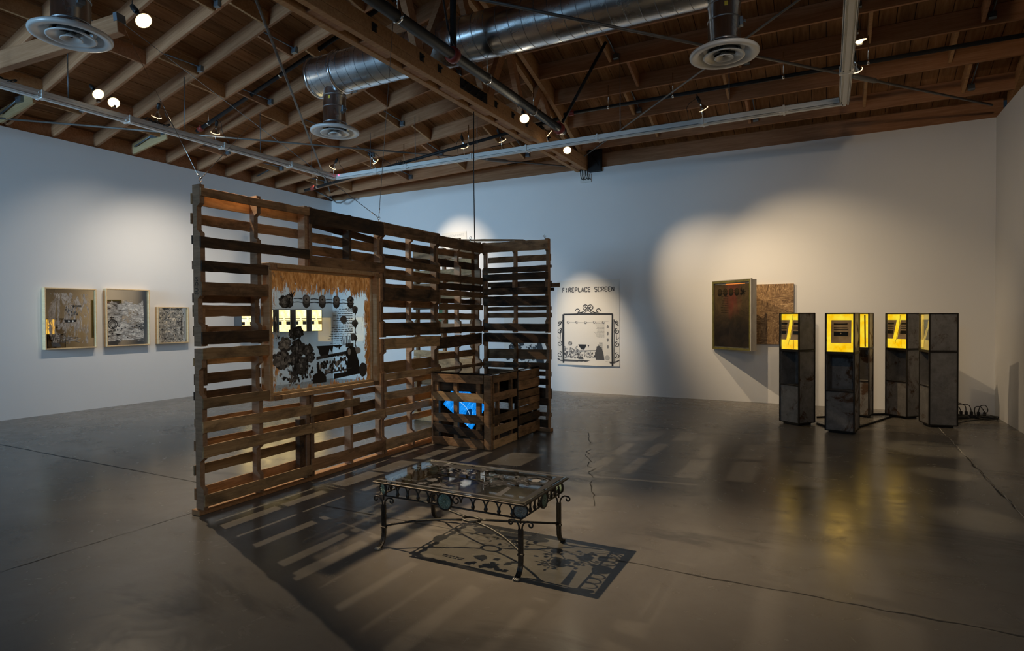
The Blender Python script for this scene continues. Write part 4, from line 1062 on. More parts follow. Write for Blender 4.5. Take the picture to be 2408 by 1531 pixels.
# ------------------------------------------------------------------ posters on the back wall
M_PAPER=plain('white_poster_paper',(.74,.72,.68),.7)
LET={ # strokes in a 4 x 6 cell; small gaps = stencil bridges
'F':[[(0,0),(0,2.7)],[(0,3.2),(0,6)],[(.5,6),(3.6,6)],[(.5,3.2),(2.8,3.2)]],
'I':[[(1.8,0),(1.8,2.7)],[(1.8,3.2),(1.8,6)]],
'R':[[(0,0),(0,6)],[(.5,6),(3,6),(3.6,5.4),(3.6,3.8),(3,3.2),(.5,3.2)],[(2.2,2.8),(3.6,0)]],
'E':[[(0,0),(0,2.7)],[(0,3.3),(0,6)],[(.5,6),(3.6,6)],[(.5,3),(2.8,3)],[(.5,0),(3.6,0)]],
'P':[[(0,0),(0,6)],[(.5,6),(3,6),(3.6,5.4),(3.6,3.4),(3,2.8),(.5,2.8)]],
'L':[[(0,0.3),(0,6)],[(.5,0),(3.6,0)]],
'A':[[(0,0),(1.5,5.6)],[(2.1,5.6),(3.6,0)],[(.9,1.8),(2.7,1.8)],[(1.4,6),(2.2,6)]],
'C':[[(1.6,6),(.6,6),(0,5.4),(0,.6),(.6,0),(1.6,0)],[(2.2,6),(3,6),(3.6,5.4),(3.6,4.4)],[(2.2,0),(3,0),(3.6,.6),(3.6,1.6)]],
'S':[[(3.6,5),(3,6),(.6,6),(0,5.4),(0,3.8),(.6,3.2),(1.5,3.1)],[(2.1,3),(3,2.8),(3.6,2.2),(3.6,.6),(3,0),(.6,0),(0,1)]],
'N':[[(0,0),(0,6)],[(.5,5.4),(3.1,.6)],[(3.6,0),(3.6,6)]],
'W':[[(0,6),(.9,0)],[(1.1,.4),(1.8,3.8)],[(2,3.8),(2.8,.4)],[(3,0),(4,6)]],
'D':[[(0,0),(0,6)],[(.5,6),(2.6,6),(3.6,5),(3.6,3.3)],[(3.6,2.7),(3.6,1),(2.6,0),(.5,0)]],
'O':[[(1.5,6),(.6,6),(0,5.2),(0,.8),(.6,0),(1.5,0)],[(2.1,6),(3,6),(3.6,5.2),(3.6,.8),(3,0),(2.1,0)]]}
def stencil(P,s,u0,u1,v0,h,asp,mi=1,w=.28,skew=0):
    n=len(s); adv=(u1-u0)/n
    for i,c in enumerate(s):
        if c==' ': continue
        for st in LET[c]: P.quadstrip([(u0+adv*i+adv*.72*p[0]/4,v0+skew*i+h*p[1]/6) for p in st],[h*w*.62]*len(st),mi,asp)
def scroll(P,u,v,r,a0,turn,asp,w=.012,n=22,mi=0,shrink=.85):
    P.quadstrip([(u+r*(1-shrink*k/n)*math.cos(a0+turn*k/n)/asp,v+r*(1-shrink*k/n)*math.sin(a0+turn*k/n)) for k in range(n+1)],w,mi,asp)
t=thing('fireplace_poster','unframed paper poster reading FIREPLACE SCREEN on the back wall','poster',(-4.708,YB-.001,.528))
pw,ph=1.258,1.636
def paper(fn,n=14,m_=14):
    m=MB(); vs=[fn(i/n,j/m_) for j in range(m_+1) for i in range(n+1)]; fs=[(j*(n+1)+i,j*(n+1)+i+1,(j+1)*(n+1)+i+1,(j+1)*(n+1)+i) for j in range(m_) for i in range(n)]
    m.add(vs,fs); return m
def curl(u,v): return -.006-.016*max(0,(.12-v)/.12)**2*(1-.4*math.cos(6*u))-.01*max(0,(v-.95)/.05)**2*(.6-u)
pm=paper(lambda u,v:V(u*pw,curl(u,v),v*ph)); 
for i in range(len(pm.sm)): pm.sm[i]=True
pm.build('paper',M_PAPER,t)
asp=pw/ph
P=PR(lambda u,v,L: V(u*pw,curl(u,v)-.0012-L*.00001,v*ph),5)
stencil(P,'FIREPLACE SCREEN',.085,.935,.862,.05,asp,1,.36)
# ironwork frame
u0,u1,v0,v1=.10,.895,.05,.60
for off,mi in ((0,1),(.004,0)):
    P.quadstrip([(u0,v1-off),(.5,v1-off+.003),(u1,v1-off)],.014,mi,asp); P.quadstrip([(u0,v0+off),(.5,v0+off-.003),(u1+.02,v0-.012+off)],.018,mi,asp)
    P.quadstrip([(u0+off,v0-.03),(u0,.3),(u0+off,v1)],.02,mi,asp); P.quadstrip([(u1-off,v0-.05),(u1-.005,.3),(u1-off,v1)],.02,mi,asp)
P.quadstrip([(.075,v0-.01),(.08,.3),(.078,.52)],.01,1,asp); P.quadstrip([(.925,v0-.02),(.92,.3),(.915,.54)],.01,1,asp)
# top scrolls
for sgn in (-1,1):
    c=.505
    P.quadstrip([(c+sgn*.18,v1+.012),(c+sgn*.1,v1+.02),(c+sgn*.04,v1+.045),(c+sgn*.012,v1+.08)],.01,0,asp)
    scroll(P,c+sgn*.045,v1+.075,.04,PI if sgn>0 else 0,-sgn*1.7*2*PI*.8,asp,.01)
    scroll(P,c+sgn*.16,v1+.035,.036,(PI if sgn<0 else 0),sgn*1.6*PI,asp,.009)
    P.quadstrip([(c+sgn*.01,v1+.07),(c+sgn*.01,v1+.04),(c+sgn*.06,v1+.015),(c+sgn*.16,v1+.003)],.009,1,asp)
# side wings
for s,b in ((1,.0),(-1,1.0)):
    for v,r in ((.5,.03),(.4,.045),(.25,.045),(.12,.05)):
        scroll(P,b+s*.035,v,r*.75,PI/2,-s*2.9*PI,asp,.008,26)
    P.quadstrip([(b+s*.01,.46),(b+s*.05,.48),(b+s*.085,.53)],.01,0,asp)
    P.quadstrip([(b+s*.003,.33),(b+s*.045,.3),(b+s*.05,.38),(b+s*.07,.44)],.008,0,asp)
    P.quadstrip([(b+s*.003,.07),(b+s*.05,.05),(b+s*.09,.045)],.016,1,asp)
# inner faint print
def sub(P,fu):
    Q=PR(lambda u,v,L: P.fn(.12+u*.75,.07+v*.51,P.L+L),9); return Q
Q=sub(P,None); A2=(.75*pw)/(.51*ph)
Q.quadstrip([(.02,.86),(.5,.85),(.95,.87)],.006,3,A2)
for u in (.08,.27,.46,.65,.84): Q.blob(u,.85,.03,.035,2,12,.2); Q.blob(u+.005,.86,.018,.02,4,9,.3)
Q.textlines(.66,.86,.5,.82,12,2,A2,.008); Q.textlines(.72,.82,.2,.38,9,2,A2,.01)
for v in (.75,.6,.45,.3): Q.blob(.93,v,.022,.035,2,9,.3)
for k in range(90): Q.blob(Q.r.uniform(.0,.34),Q.r.uniform(.02,.3)*(1-.3*Q.r.random()),.016,.02,Q.r.choice([1,2,2,3]),8,.5)
Q.flower(.12,.36,.05,A2,(2,3,3,4))
Q.poly([(.3,.34),(.48,.34),(.46,.28),(.42,.22),(.37,.23),(.33,.28)],0); Q.poly([(.5,.33),(.54,.32),(.52,.28)],0)
Q.poly([(.3,.2),(.74,.22),(.74,.2),(.3,.18)],2)
for k in range(60): Q.blob(Q.r.uniform(.3,.72),Q.r.uniform(.04,.2),.012,.018,Q.r.choice([0,2,2,3]),7,.5)
Q.poly([(.68,.0),(.86,.0),(.84,.15),(.8,.28),(.74,.32),(.7,.3),(.69,.24),(.66,.12)],1); Q.poly([(.3,0),(.42,0),(.4,.05),(.35,.065),(.31,.04)],1); Q.blob(.92,.05,.05,.06,3,10,.1)
Q.m.build('inner_drawing',M_P,t)
P.m.build('ink_drawing',M_P,t)

t=thing('windowpanes_poster','pale poster reading WINDOWPANES high on the back wall','poster',(-7.42,YB-.001,2.2))
pm=paper(lambda u,v:V(u*.63,-.006,v*1.085)); pm.build('paper',M_PAPER,t)
P=PR(lambda u,v,L: V(u*.63,-.0075-L*.00001,v*1.085),8); stencil(P,'WINDOWPANES',.10,.92,.905,.04,.63/1.085,3,.2,.0016)
for k in range(4):
    for j in range(3): P.quadstrip([(.2+.15*k,.15+.2*j),(.33+.15*k,.15+.2*j),(.33+.15*k,.33+.2*j),(.2+.15*k,.33+.2*j),(.2+.15*k,.15+.2*j)],.005,2,.58)
P.m.build('lettering',M_P,t)
t=thing('flower_print_sheet','white sheet with black flower print seen low through the return partition','poster',(-5.9,YB-.001,.35))
pm=paper(lambda u,v:V(u*1.05,-.006,v*1.15)); pm.build('paper',M_PAPER,t)
P=PR(lambda u,v,L: V(u*1.05,-.0075-L*.00001,v*1.15),21)
for k in range(9): P.flower(.08+.04*k+.02*(k%2),.25+.09*(k%4),.055,.91,(0,0,1,2))
for k in range(8): P.leafy(.5+.04*k,.35+.05*(k%3),.06,.91,10,0)
P.poly([(.7,.1),(.86,.1),(.84,.4),(.8,.52),(.74,.55),(.7,.46)],0); P.leafy(.95,.42,.06,.91,16,0)
for k in range(50): P.blob(P.r.uniform(.45,.7),P.r.uniform(.1,.45),.012,.018,P.r.choice([0,1]),7,.5)
P.m.build('flower_print',M_P,t)

# ------------------------------------------------------------------ paintings on the back wall, right
def m_dark():
    t=NT('dark_red_black_painting'); tc=t.n('ShaderNodeTexCoord'); sp=t.n('ShaderNodeSeparateXYZ'); t.l(tc.outputs['Object'],sp.inputs[0])
    n=t.noise(t.coord((7,1,1.4)),1.6,7,.65,.6); n2=t.noise(t.coord((2,1,2)),2,6,.7,1)
    mr=t.n('ShaderNodeMapRange'); mr.inputs['From Min'].default_value=.35; mr.inputs['From Max'].default_value=.75; t.l(sp.outputs['Z'],mr.inputs['Value'])
    ax=t.n('ShaderNodeMath',operation='SUBTRACT'); ax.inputs[1].default_value=.45; t.l(sp.outputs['X'],ax.inputs[0]); ab=t.n('ShaderNodeMath',operation='ABSOLUTE'); t.l(ax.outputs[0],ab.inputs[0])
    mx=t.n('ShaderNodeMapRange'); mx.inputs['From Min'].default_value=.32; mx.inputs['From Max'].default_value=.05; t.l(ab.outputs[0],mx.inputs['Value'])
    mu=t.n('ShaderNodeMath',operation='MULTIPLY'); t.l(mr.outputs[0],mu.inputs[0]); t.l(mx.outputs[0],mu.inputs[1]); m3=t.n('ShaderNodeMath',operation='MULTIPLY'); t.l(mu.outputs[0],m3.inputs[0]); t.l(n,m3.inputs[1])
    base=t.ramp(n2,[(.35,(.006,.005,.005)),(.6,(.02,.014,.01))]); up=t.mix(mr.outputs[0],base,t.ramp(n2,[(.4,(.03,.02,.008)),(.65,(.07,.045,.02))]))
    c=t.mix(t.ramp(m3.outputs[0],[(.2,0),(.75,.8)]),up,(.12,.018,.014))
    return t.done(t.bsdf(c,.6,0,.15,n,.2,.004))
ang=math.atan2(10.35-10.86,-1.08+1.767)
t=thing('hinged_painting','dark red and black painting swung out from the back wall','painting',(-1.767,10.862,.894),ang)
Wp=.856; Hp=1.158
m=MB(); m.box((0,0,0),(Wp,.004,Hp)); m.build('back_panel',M_MILL,t)
M_OLIVE=m_metal('olive_yellow_paint',(.05,.045,.008),(.13,.115,.02),.7,0,14)
m=MB(); f=.035
for a,b in (((0,-.022,0),(Wp-.02,-.001,f)),((0,-.022,Hp-f),(Wp-.02,-.001,Hp)),((0,-.022,f),(f,-.001,Hp-f)),((Wp-.05,-.022,f),(Wp-.02,-.001,Hp-f))): m.box(a,b)
m.build('olive_border',M_OLIVE,t)
MB().box((.05,-.012,.05),(Wp-.065,-.002,Hp-.06)).build('canvas',m_dark(),t)
m=MB(); m.box((.3,-.0135,Hp-.068),(.72,-.0125,Hp-.052)); m.build('orange_streak',plain('orange_paint',(.75,.25,.05),.6),t)
P=PR(lambda u,v,L: V(.05+u*(Wp-.12),-.0135-L*.00001,.05+v*(Hp-.11)),4)
P.bulbchain(.7,.88,[.16,.33,.5,.67]); P.leafy(.84,.87,.08,.7,20,0)
P.textlines(.2,.42,.55,.8,10,0,.7,.006)
for p_ in (): pass
P.m.build('garland_print',[plain('ghost_print_dark',(.006,.005,.004),.8,0,.1),plain('ghost_print_brown',(.01,.007,.005),.8,0,.1),plain('ghost_print_olive',(.02,.014,.006),.8,0,.1),plain('ghost_print_tan',(.028,.018,.008),.8,0,.1),M_P[1]],t)
M_STL=m_metal('pale_steel_edge',(.34,.31,.27),(.5,.46,.4),.4,.4,9,(1,1,.4))
MB().box((Wp-.02,-.03,0),(Wp,.095,Hp),ch=.002).build('steel_side',M_STL,t)
MB().box((0,-.026,Hp),(Wp,.004,Hp+.012)).build('steel_top',M_STL,t)
def m_scratch():
    t=NT('scratched_bronze_panel'); n=t.noise(t.coord((3,1,11)),2.6,8,.75,2.2); n2=t.noise(t.coord((11,1,3)),2.4,8,.75,1.8); k=t.noise(t.coord((1,1,1)),2.6,3,.5,1)
    n3=t.mix(t.ramp(k,[(.42,0),(.58,1)]),n,n2)
    c=t.ramp(n3,[(.34,(.05,.028,.014)),(.47,(.24,.14,.065)),(.56,(.45,.28,.13)),(.66,(.75,.55,.32))])
    return t.done(t.bsdf(c,.5,.15,.4,n3,.4,.004))
t=thing('scratched_panel','brown scratched metal panel flat on the wall behind hinged painting','painting',(-1.30,YB-.001,.985))
MB().box((0,-.03,0),(.8,0,1.0)).build('panel',m_scratch(),t)

# ------------------------------------------------------------------ steel light pillars
def pillar(lab,base,ang,w,d,ztop,zs,zm,style,glow=M_GLOW,emis=3.0):
    """local origin = front-left bottom corner; x along the glowing face, +y into the pillar"""
    t=thing('light_pillar',lab,'light pillar',base,ang,'steel light pillars standing at right'); e=.012; Z0=.03
    # plinth
    MB().box((.03,.03,0),(w-.03,d-.03,Z0)).build('plinth',M_EDGE,t)
    # body: skins
    m=MB()
    m.box((0,0.0,Z0),(e,d,zs-.006)); m.box((w-e,0,Z0),(w,d,zs-.006)); m.box((e,d-e,Z0),(w-e,d,zs-.006)); m.box((e,0,Z0),(w-e,e,zm)); m.box((e,e,zm-.01),(w-e,d-e,zm)); m.box((e,e,zs-.02),(w-e,d-e,zs-.006))
    m.build('body_shell',M_MILL,t)
    m=MB(); r=.008
    for (x,y) in ((0,0),(w,0),(w,d),(0,d)): m.box((x-r,y-r,Z0),(x+r,y+r,zs))
    for z in (Z0,zm,zs-.012):
        m.box((0,-r,z-.006),(w,r*.2,z+.008)); 
    for z in (Z0,zs-.012):
        m.box((w-r*.2,0,z-.006),(w+r,d,z+.008)); m.box((-r,0,z-.006),(r*.2,d,z+.008))
    m.build('angle_edging',M_EDGE,t)
    # head
    m=MB(); m.box((0,0,zs),(e,d,ztop)); m.box((w-e,0,zs),(w,d,ztop)); m.box((e,d-e,zs),(w-e,d,ztop)); m.box((e,0,ztop-e),(w-e,d-e,ztop)); m.box((e,0,zs),(w-e,d-e,zs+e)); m.build('head_shell',M_MILL,t)
    m=MB()
    for (x,y) in ((0,0),(w,0),(w,d),(0,d)): m.box((x-r,y-r,zs),(x+r,y+r,ztop))
    for z in (zs+.004,ztop-.004):
        m.box((0,-r,z-.006),(w,r*.3,z+.008)); m.box((w-r*.3,0,z-.006),(w+r,d,z+.008)); m.box((-r,0,z-.006),(r*.3,d,z+.008))
    m.build('head_edging',M_EDGE,t)
    MB().box((e,.018,zs+e),(w-e,.024,ztop-e)).build('glowing_film',glow,t)
    P=PR(lambda u,v,L: V(e+u*(w-2*e),.0165-L*.00002,zs+e+v*(ztop-zs-2*e)),2)
    def bars(P,u0,u1,v0,v1,sk=0):
        f=lambda u,v:(u0+u*(u1-u0)+sk*(v-.5),v0+v*(v1-v0))
        for a,b,c,d_ in ((.12,.8,.80,.86),(.12,.8,.66,.69),(.12,.84,.58,.62),(.12,.84,.3,.5)):
            P.poly([f(a,c),f((a+b)/2,c+.005),f(b,c+.01),f(b+.02,d_),f((a+b)/2,d_-.008),f(a,d_)],1)
    if style=='front':
        P.poly([(.16,.23),(.92,.23),(.93,.84),(.17,.84)],0); bars(P,.17,.93,.23,.84)
        P.poly([(.5,.465),(.56,.47),(.55,.5),(.5,.5)],0)
    elif style=='z':  # print panel and its mirror reflection, both drawn flat on the film
        P.poly([(0,.27),(.28,.27),(.48,.83),(0,.83)],0); P.poly([(.5,.27),(1,.27),(1,.83),(.68,.83)],0)
        for c,d_,i in ((.70,.75,.0),(.62,.635,.02),(.565,.585,.03),(.42,.52,.05)):
            P.poly([(0,c),(.33-i,c),(.35-i,d_),(0,d_)],1); P.poly([(.7-i,c),(1,c),(1,d_),(.72-i,d_)],1)
        P.quadstrip([(.66,.98),(.6,.6),(.38,.1)],.012,2,.6); P.quadstrip([(.7,.27),(.7,.02)],.012,2,.6)
    elif style=='zg':  # print and its reflection again drawn flat, in green tones
        P.poly([(.0,.27),(.2,.27),(.75,.85),(.1,.85)],3); P.poly([(.42,.27),(1,.27),(1,.7),(.98,.85)],3); P.poly([(.1,.72),(.62,.6),(.66,.8),(.2,.8)],4)
        P.quadstrip([(.85,.98),(.2,.05)],.012,2,.6)
    elif style=='half':
        P.poly([(0,.23),(.62,.23),(.6,.84),(0,.84)],0); bars(P,-.3,.5,.23,.84); P.quadstrip([(.88,.02),(.86,.98)],.03,2,.6)
    P.m.build('printed_image',[M_PRINTBR,M_PRINTBK,plain('amber_line',(.4,.18,.02),.5),plain('dark_green_print',(.03,.035,.02),.4),plain('dull_green_print',(.14,.2,.13),.4)],t)
    MB().box((e,.0,zs+e),(w-e,.003,ztop-e)).build('glass_front',M_GLASS,t)
    if emis:
        l=bpy.data.lights.new('pillar_glow','AREA'); l.shape='RECTANGLE'; l.size=w*.9; l.size_y=(ztop-zs)*.9; l.energy=emis; l.color=(1,.6,.12)
        lo=bpy.data.objects.new('pillar_light',l); COL.objects.link(lo); lo.parent=t; lo.location=(w/2,-.012,(zs+ztop)/2); lo.rotation_euler=V(0,-1,0).to_track_quat('-Z','Z').to_euler()
    return t
def a2(p,q): return math.atan2(q[1]-p[1],q[0]-p[0])
p1=((-.582,8.957),(-.343,8.778)); pillar('rusty steel light pillar in front of the scratched panel, leftmost',(p1[0][0],p1[0][1],0),a2(*p1),.30,.30,1.495,1.0,.53,'z',emis=.5)
p2=((-.029,8.486),(.28,8.426)); pillar('steel light pillar facing the camera with yellow lit print',(p2[0][0],p2[0][1],0),a2(*p2),.315,.35,1.49,1.0,.52,'front',emis=1.2)
pillar('steel light pillar half hidden behind the one facing the camera',(.19,9.98,0),a2((.19,10.0),(.5,9.93)),.33,.3,1.49,.99,.52,'half',emis=.8)
p4=((.741,10.221),(.975,10.013)); pillar('steel light pillar with a rust streaked body, fourth from left',(p4[0][0],p4[0][1],0),a2(*p4),.313,.27,1.485,.98,.515,'z',emis=.6)
p5=((1.093,9.733),(1.164,9.421)); pillar('steel light pillar with patchy rusted side, rightmost',(p5[0][0],p5[0][1],0),a2(*p5),.32,.315,1.48,.99,.525,'zg',M_GLOWDIM,emis=.25)
# conduits between pillars
def floorrod(a,b,lab):
    t=thing('power_conduit',lab,'conduit',(a[0],a[1],0),0,'black conduits linking the pillars'); MB().tube([(0,0,.012),(b[0]-a[0],b[1]-a[1],.012)],.012,8).build('conduit',M_BLACK,t)
floorrod((-.13,9.05),(.05,8.72),'black floor conduit from leftmost pillar to the front pillar')
floorrod((-.14,9.6),(.2,9.9),'black floor conduit behind the leftmost pillar')
floorrod((.3,8.85),(.8,10.1),'black floor conduit from the front pillar to fourth pillar')
floorrod((.52,10.2),(.86,10.4),'black floor conduit behind the fourth pillar')
# power strip, plugs and cords in the right corner
PS=t=thing('power_strip','black power strip with plugs in the back right corner','power strip',(1.78,10.55,0))
MB().box((-.15,-.03,.0),(.2,.03,.04),ch=.006).build('strip_body',M_CORD,t)
for x in (-.12,-.06,0.0,.08,.15): MB().box((x,-.018,.04),(x+.035,.018,.09),ch=.006).build('plug',M_CORD,t)
def cordobj(pts,lab,r=.006):
    o=V(1.78,10.55,0)
    P_=[V(*p)-o for p in pts]; out=[]
    for i in range(len(P_)-1):
        a=P_[max(i-1,0)];b=P_[i];c=P_[i+1];d=P_[min(i+2,len(P_)-1)]
        for k in range(6):
            s=k/6; out.append(.5*((2*b)+(c-a)*s+(2*a-5*b+4*c-d)*s*s+(3*b-a-3*c+d)*s**3))
    out.append(P_[-1]); MB().tube(out,r,6).build('cord',M_CORD,PS)
cordobj([(1.5,10.3,.5),(1.56,10.35,.36),(1.56,10.35,.2),(1.5,10.4,.06)],'black cord looping down from the rightmost pillar')
cordobj([(1.5,10.4,.2),(1.62,10.5,.21),(1.72,10.55,.17),(1.735,10.55,.09)],'black cord arching into the strip, left one')
cordobj([(1.48,10.42,.15),(1.6,10.5,.18),(1.76,10.56,.18),(1.797,10.55,.09)],'black cord arching into the strip, middle one')
cordobj([(1.5,10.35,.02),(1.6,10.45,.06),(1.64,10.5,.15),(1.675,10.55,.09)],'black cord rising low into the strip nearest the pillar')
cordobj([(1.877,10.55,.09),(1.9,10.55,.17),(1.96,10.55,.18),(1.98,10.55,.1),(1.9,10.5,.03)],'black cord loop over the strip, first on the right')
cordobj([(1.947,10.55,.09),(1.9,10.55,.16),(1.84,10.55,.15),(1.83,10.5,.06),(1.85,10.45,.02)],'black cord loop over the strip, second on the right')
cordobj([(1.46,9.75,.008),(1.65,10.1,.008),(1.8,10.3,.008),(1.95,10.42,.012)],'straight black cord on the floor toward the right corner')
for (x,y,lab) in ((1.62,10.3,'flat coil of black cord by the rightmost pillar'),(1.97,10.42,'flat coil of black cord at the room corner')):
    pts=[]
    for k in range(70): a=k*.42; rr=.09+.012*math.sin(k*.9); pts.append((rr*1.1*math.cos(a),rr*.7*math.sin(a),.008+.0008*k+.004*math.sin(k)))
    o=MB().tube(pts,.006,5).build('cord_bundle',M_CORD); o.location=(x,y,0); tag(o,lab,'cord','flat coils of black cord on the floor')

# ------------------------------------------------------------------ wrought iron table
tx0,tx1,ty0,ty1=-2.57,-1.486,2.962,3.604; TT=.43
cx,cy=(tx0+tx1)/2,(ty0+ty1)/2
t=thing('iron_coffee_table','low wrought iron table with printed glass top and curled feet','table',(cx,cy,0))
hx,hy=(tx1-tx0)/2,(ty1-ty0)/2
m=MB(); f=.02
m.box((-hx,-hy,TT-.016),(hx,-hy+f,TT-.004),ch=.003); m.box((-hx,hy-f,TT-.016),(hx,hy,TT-.004),ch=.003); m.box((-hx,-hy+f,TT-.016),(-hx+f,hy-f,TT-.004),ch=.003); m.box((hx-f,-hy+f,TT-.016),(hx,hy-f,TT-.004),ch=.003)
m.build('top_frame',M_IRON,t)
MB().box((-hx+.006,-hy+.006,TT-.004),(hx-.006,hy-.006,TT+.003)).build('glass_top',M_TGLASS,t)
P=PR(lambda u,v,L: V(-hx+.02+u*(2*hx-.04),-hy+.02+v*(2*hy-.04),TT+.0034+L*.000008),6); A3=2*hx/(2*hy)
P.flower(.70,.48,.09,A3,(0,1,0,1),6); P.flower(.8,.66,.07,A3,(0,0,1,2),6); P.flower(.63,.7,.06,A3,(0,1,1,2),6)
for (a,b,c,n_) in ((.72,.5,.2,16),(.62,.62,.16,12),(.8,.55,.15,12),(.66,.36,.12,10),(.78,.75,.12,10)):
    for k in range(n_):
        th=P.r.uniform(0,6.28); r0=P.r.uniform(.25,1)*c; u_,v_=a+r0*math.cos(th)/A3,b+r0*math.sin(th); P.blob(u_,v_,P.r.uniform(.006,.02),P.r.uniform(.008,.028),P.r.choice([0,0,1]),9,.5)
        if k%2: P.quadstrip([(a,b),((a+u_)/2+.01,(b+v_)/2),(u_,v_)],.010,0,A3)
ringm(P,.88,.72,.16,A3); ringm(P,.88,.72,.12,A3,1); P.blob(.88,.72,.03,.06,2)
P.poly([(.8,.08),(.84,.08),(.82,.36),(.79,.38)],1); P.textlines(.1,.24,.12,.15,2,0,A3,.02)
P.blob(.3,.85,.1,.08,0,16,.1); P.blob(.45,.88,.08,.07,0,16,.1); P.blob(.14,.86,.09,.07,0,16,.15)
for k in range(34): P.blob(P.r.uniform(.03,.55),P.r.uniform(.6,.96),P.r.uniform(.006,.02),P.r.uniform(.01,.04),P.r.choice([0,0,1,1,2]),9,.5)
for k in range(12): P.quadstrip([(P.r.uniform(.05,.5),P.r.uniform(.5,.95)),(P.r.uniform(.2,.6),P.r.uniform(.5,.95))],.007,P.r.choice([0,1]),A3)
P.leafy(.36,.7,.09,A3,12,0); P.leafy(.1,.75,.08,A3,10,0); P.leafy(.33,.2,.06,A3,9,0)
for k in range(26): P.blob(P.r.uniform(.28,.5),P.r.uniform(.08,.3),.02,.03,P.r.choice([0,1]),8,.5)
P.poly([(.0,.0),(1,.0),(1,.035),(0,.03)],1); P.poly([(.975,0),(1,0),(1,1),(.96,1)],0); P.poly([(0,.96),(1,.965),(1,1),(0,1)],1)
P.m.build('printed_image',M_P,t)
ins=.035; zl=.335
lx,ly=hx-ins,hy-ins
# lower rail
for a,b in (((-lx,-ly),(lx,-ly)),((-lx,ly),(lx,ly)),((-lx,-ly),(-lx,ly)),((lx,-ly),(lx,ly))):
    MB().tube([(a[0],a[1],zl),(b[0],b[1],zl)],.0055,6).build('lower_rail',M_IRON,t)
def arcs(a,b,n,name,half):
    """row of arches with ball drops between a and b (plan points)"""
    a=V(*a,0);b=V(*b,0); d=(b-a); L=d.length; u=d/L; w=L/n; m=MB()
    for k in range(n):
        c=a+u*(w*(k+.5)); pts=[]
        for q in range(11):
            th=PI*q/10; pts.append(c+u*(-math.cos(th)*w*.45)+V(0,0,TT-.06+.042*math.sin(th)))
        m.tube(pts,.0045,6)
        if k<n-1 or half:
            e=a+u*(w*(k+1)); m.tube([e+V(0,0,TT-.06),e+V(0,0,zl+.0)],.004,6); MB().lathe([(.001,.002),(.008,.006),(.0125,.02),(.008,.032),(.005,.036),(.0075,.042),(.001,.048)],e+V(0,0,zl),'z',10).build('ball_drop',M_IRON,t)
    m.build('arch_row',M_IRON,t)
def rosette(p,nrm,r,name='medallion',mat=M_PATINA):
    n=V(*nrm).normalized(); q=n.to_track_quat('Z','Y').to_matrix().to_4x4(); M=Matrix.Translation(V(*p))@q
    m=MB(); m.lathe([(r*.98,-.006),(r,-.004),(r*1.0,.006),(r*.9,.01),(r*.82,.004),(r*.82,-.006)],(0,0,0),'z',26); o=m.build(name+'_rim',M_IRON,t); o.matrix_local=M
    m=MB(); m.lathe([(.001,.002),(r*.82,.002)],(0,0,0),'z',26)
    for k in range(14):
        a=2*PI*k/14; c=V(math.cos(a),math.sin(a),0)
        m.ball(c*r*.5+V(0,0,.003),r*.12,8,s=(1,1,.5)); m.tube([c*r*.2+V(0,0,.004),c*r*.72+V(0,0,.004)],[r*.04,r*.085],6)
    m.ball((0,0,.004),r*.16,10); o=m.build(name+'_flower',mat,t); o.matrix_local=M
s2=.7071
cr=.045
for sx in (-1,1):
    for sy in (-1,1): 
        rosette((sx*(lx-.015),sy*(ly-.015),TT-.058),(sx*.5,sy,0) if True else 0,cr,mat=M_SILVERP if (sx>0 and sy<0) else M_PATINA)
for sy in (-1,1): rosette((-.01,sy*(ly+.004),TT-.068),(0,sy,0),.055)
for sx in (-1,1): rosette((sx*(lx+.004),0,TT-.068),(sx,0,0),.05)
for sy in (-1,1):
    y=sy*ly
    arcs((-lx+.06,y),(-.13,y),4,'',True); arcs((.10,y),(lx-.06,y),4,'',True)
    for c,s in ((-.085,1),(.07,-1)):
        pts=[V(c+s*(-.03),y,TT-.06)]
        for q in range(24):
            a=PI-q*2*PI*1.3/23; rr=.032*(1-.7*q/23); pts.append(V(c+s*rr*math.cos(a),y,TT-.052+rr*math.sin(a)))
        MB().tube(pts,.0045,6).build('scroll',M_IRON,t)
for sx in (-1,1):
    x=sx*lx; arcs((x,-ly+.05),(x,-.06),3,'',True); arcs((x,.06),(x,ly-.05),3,'',True)
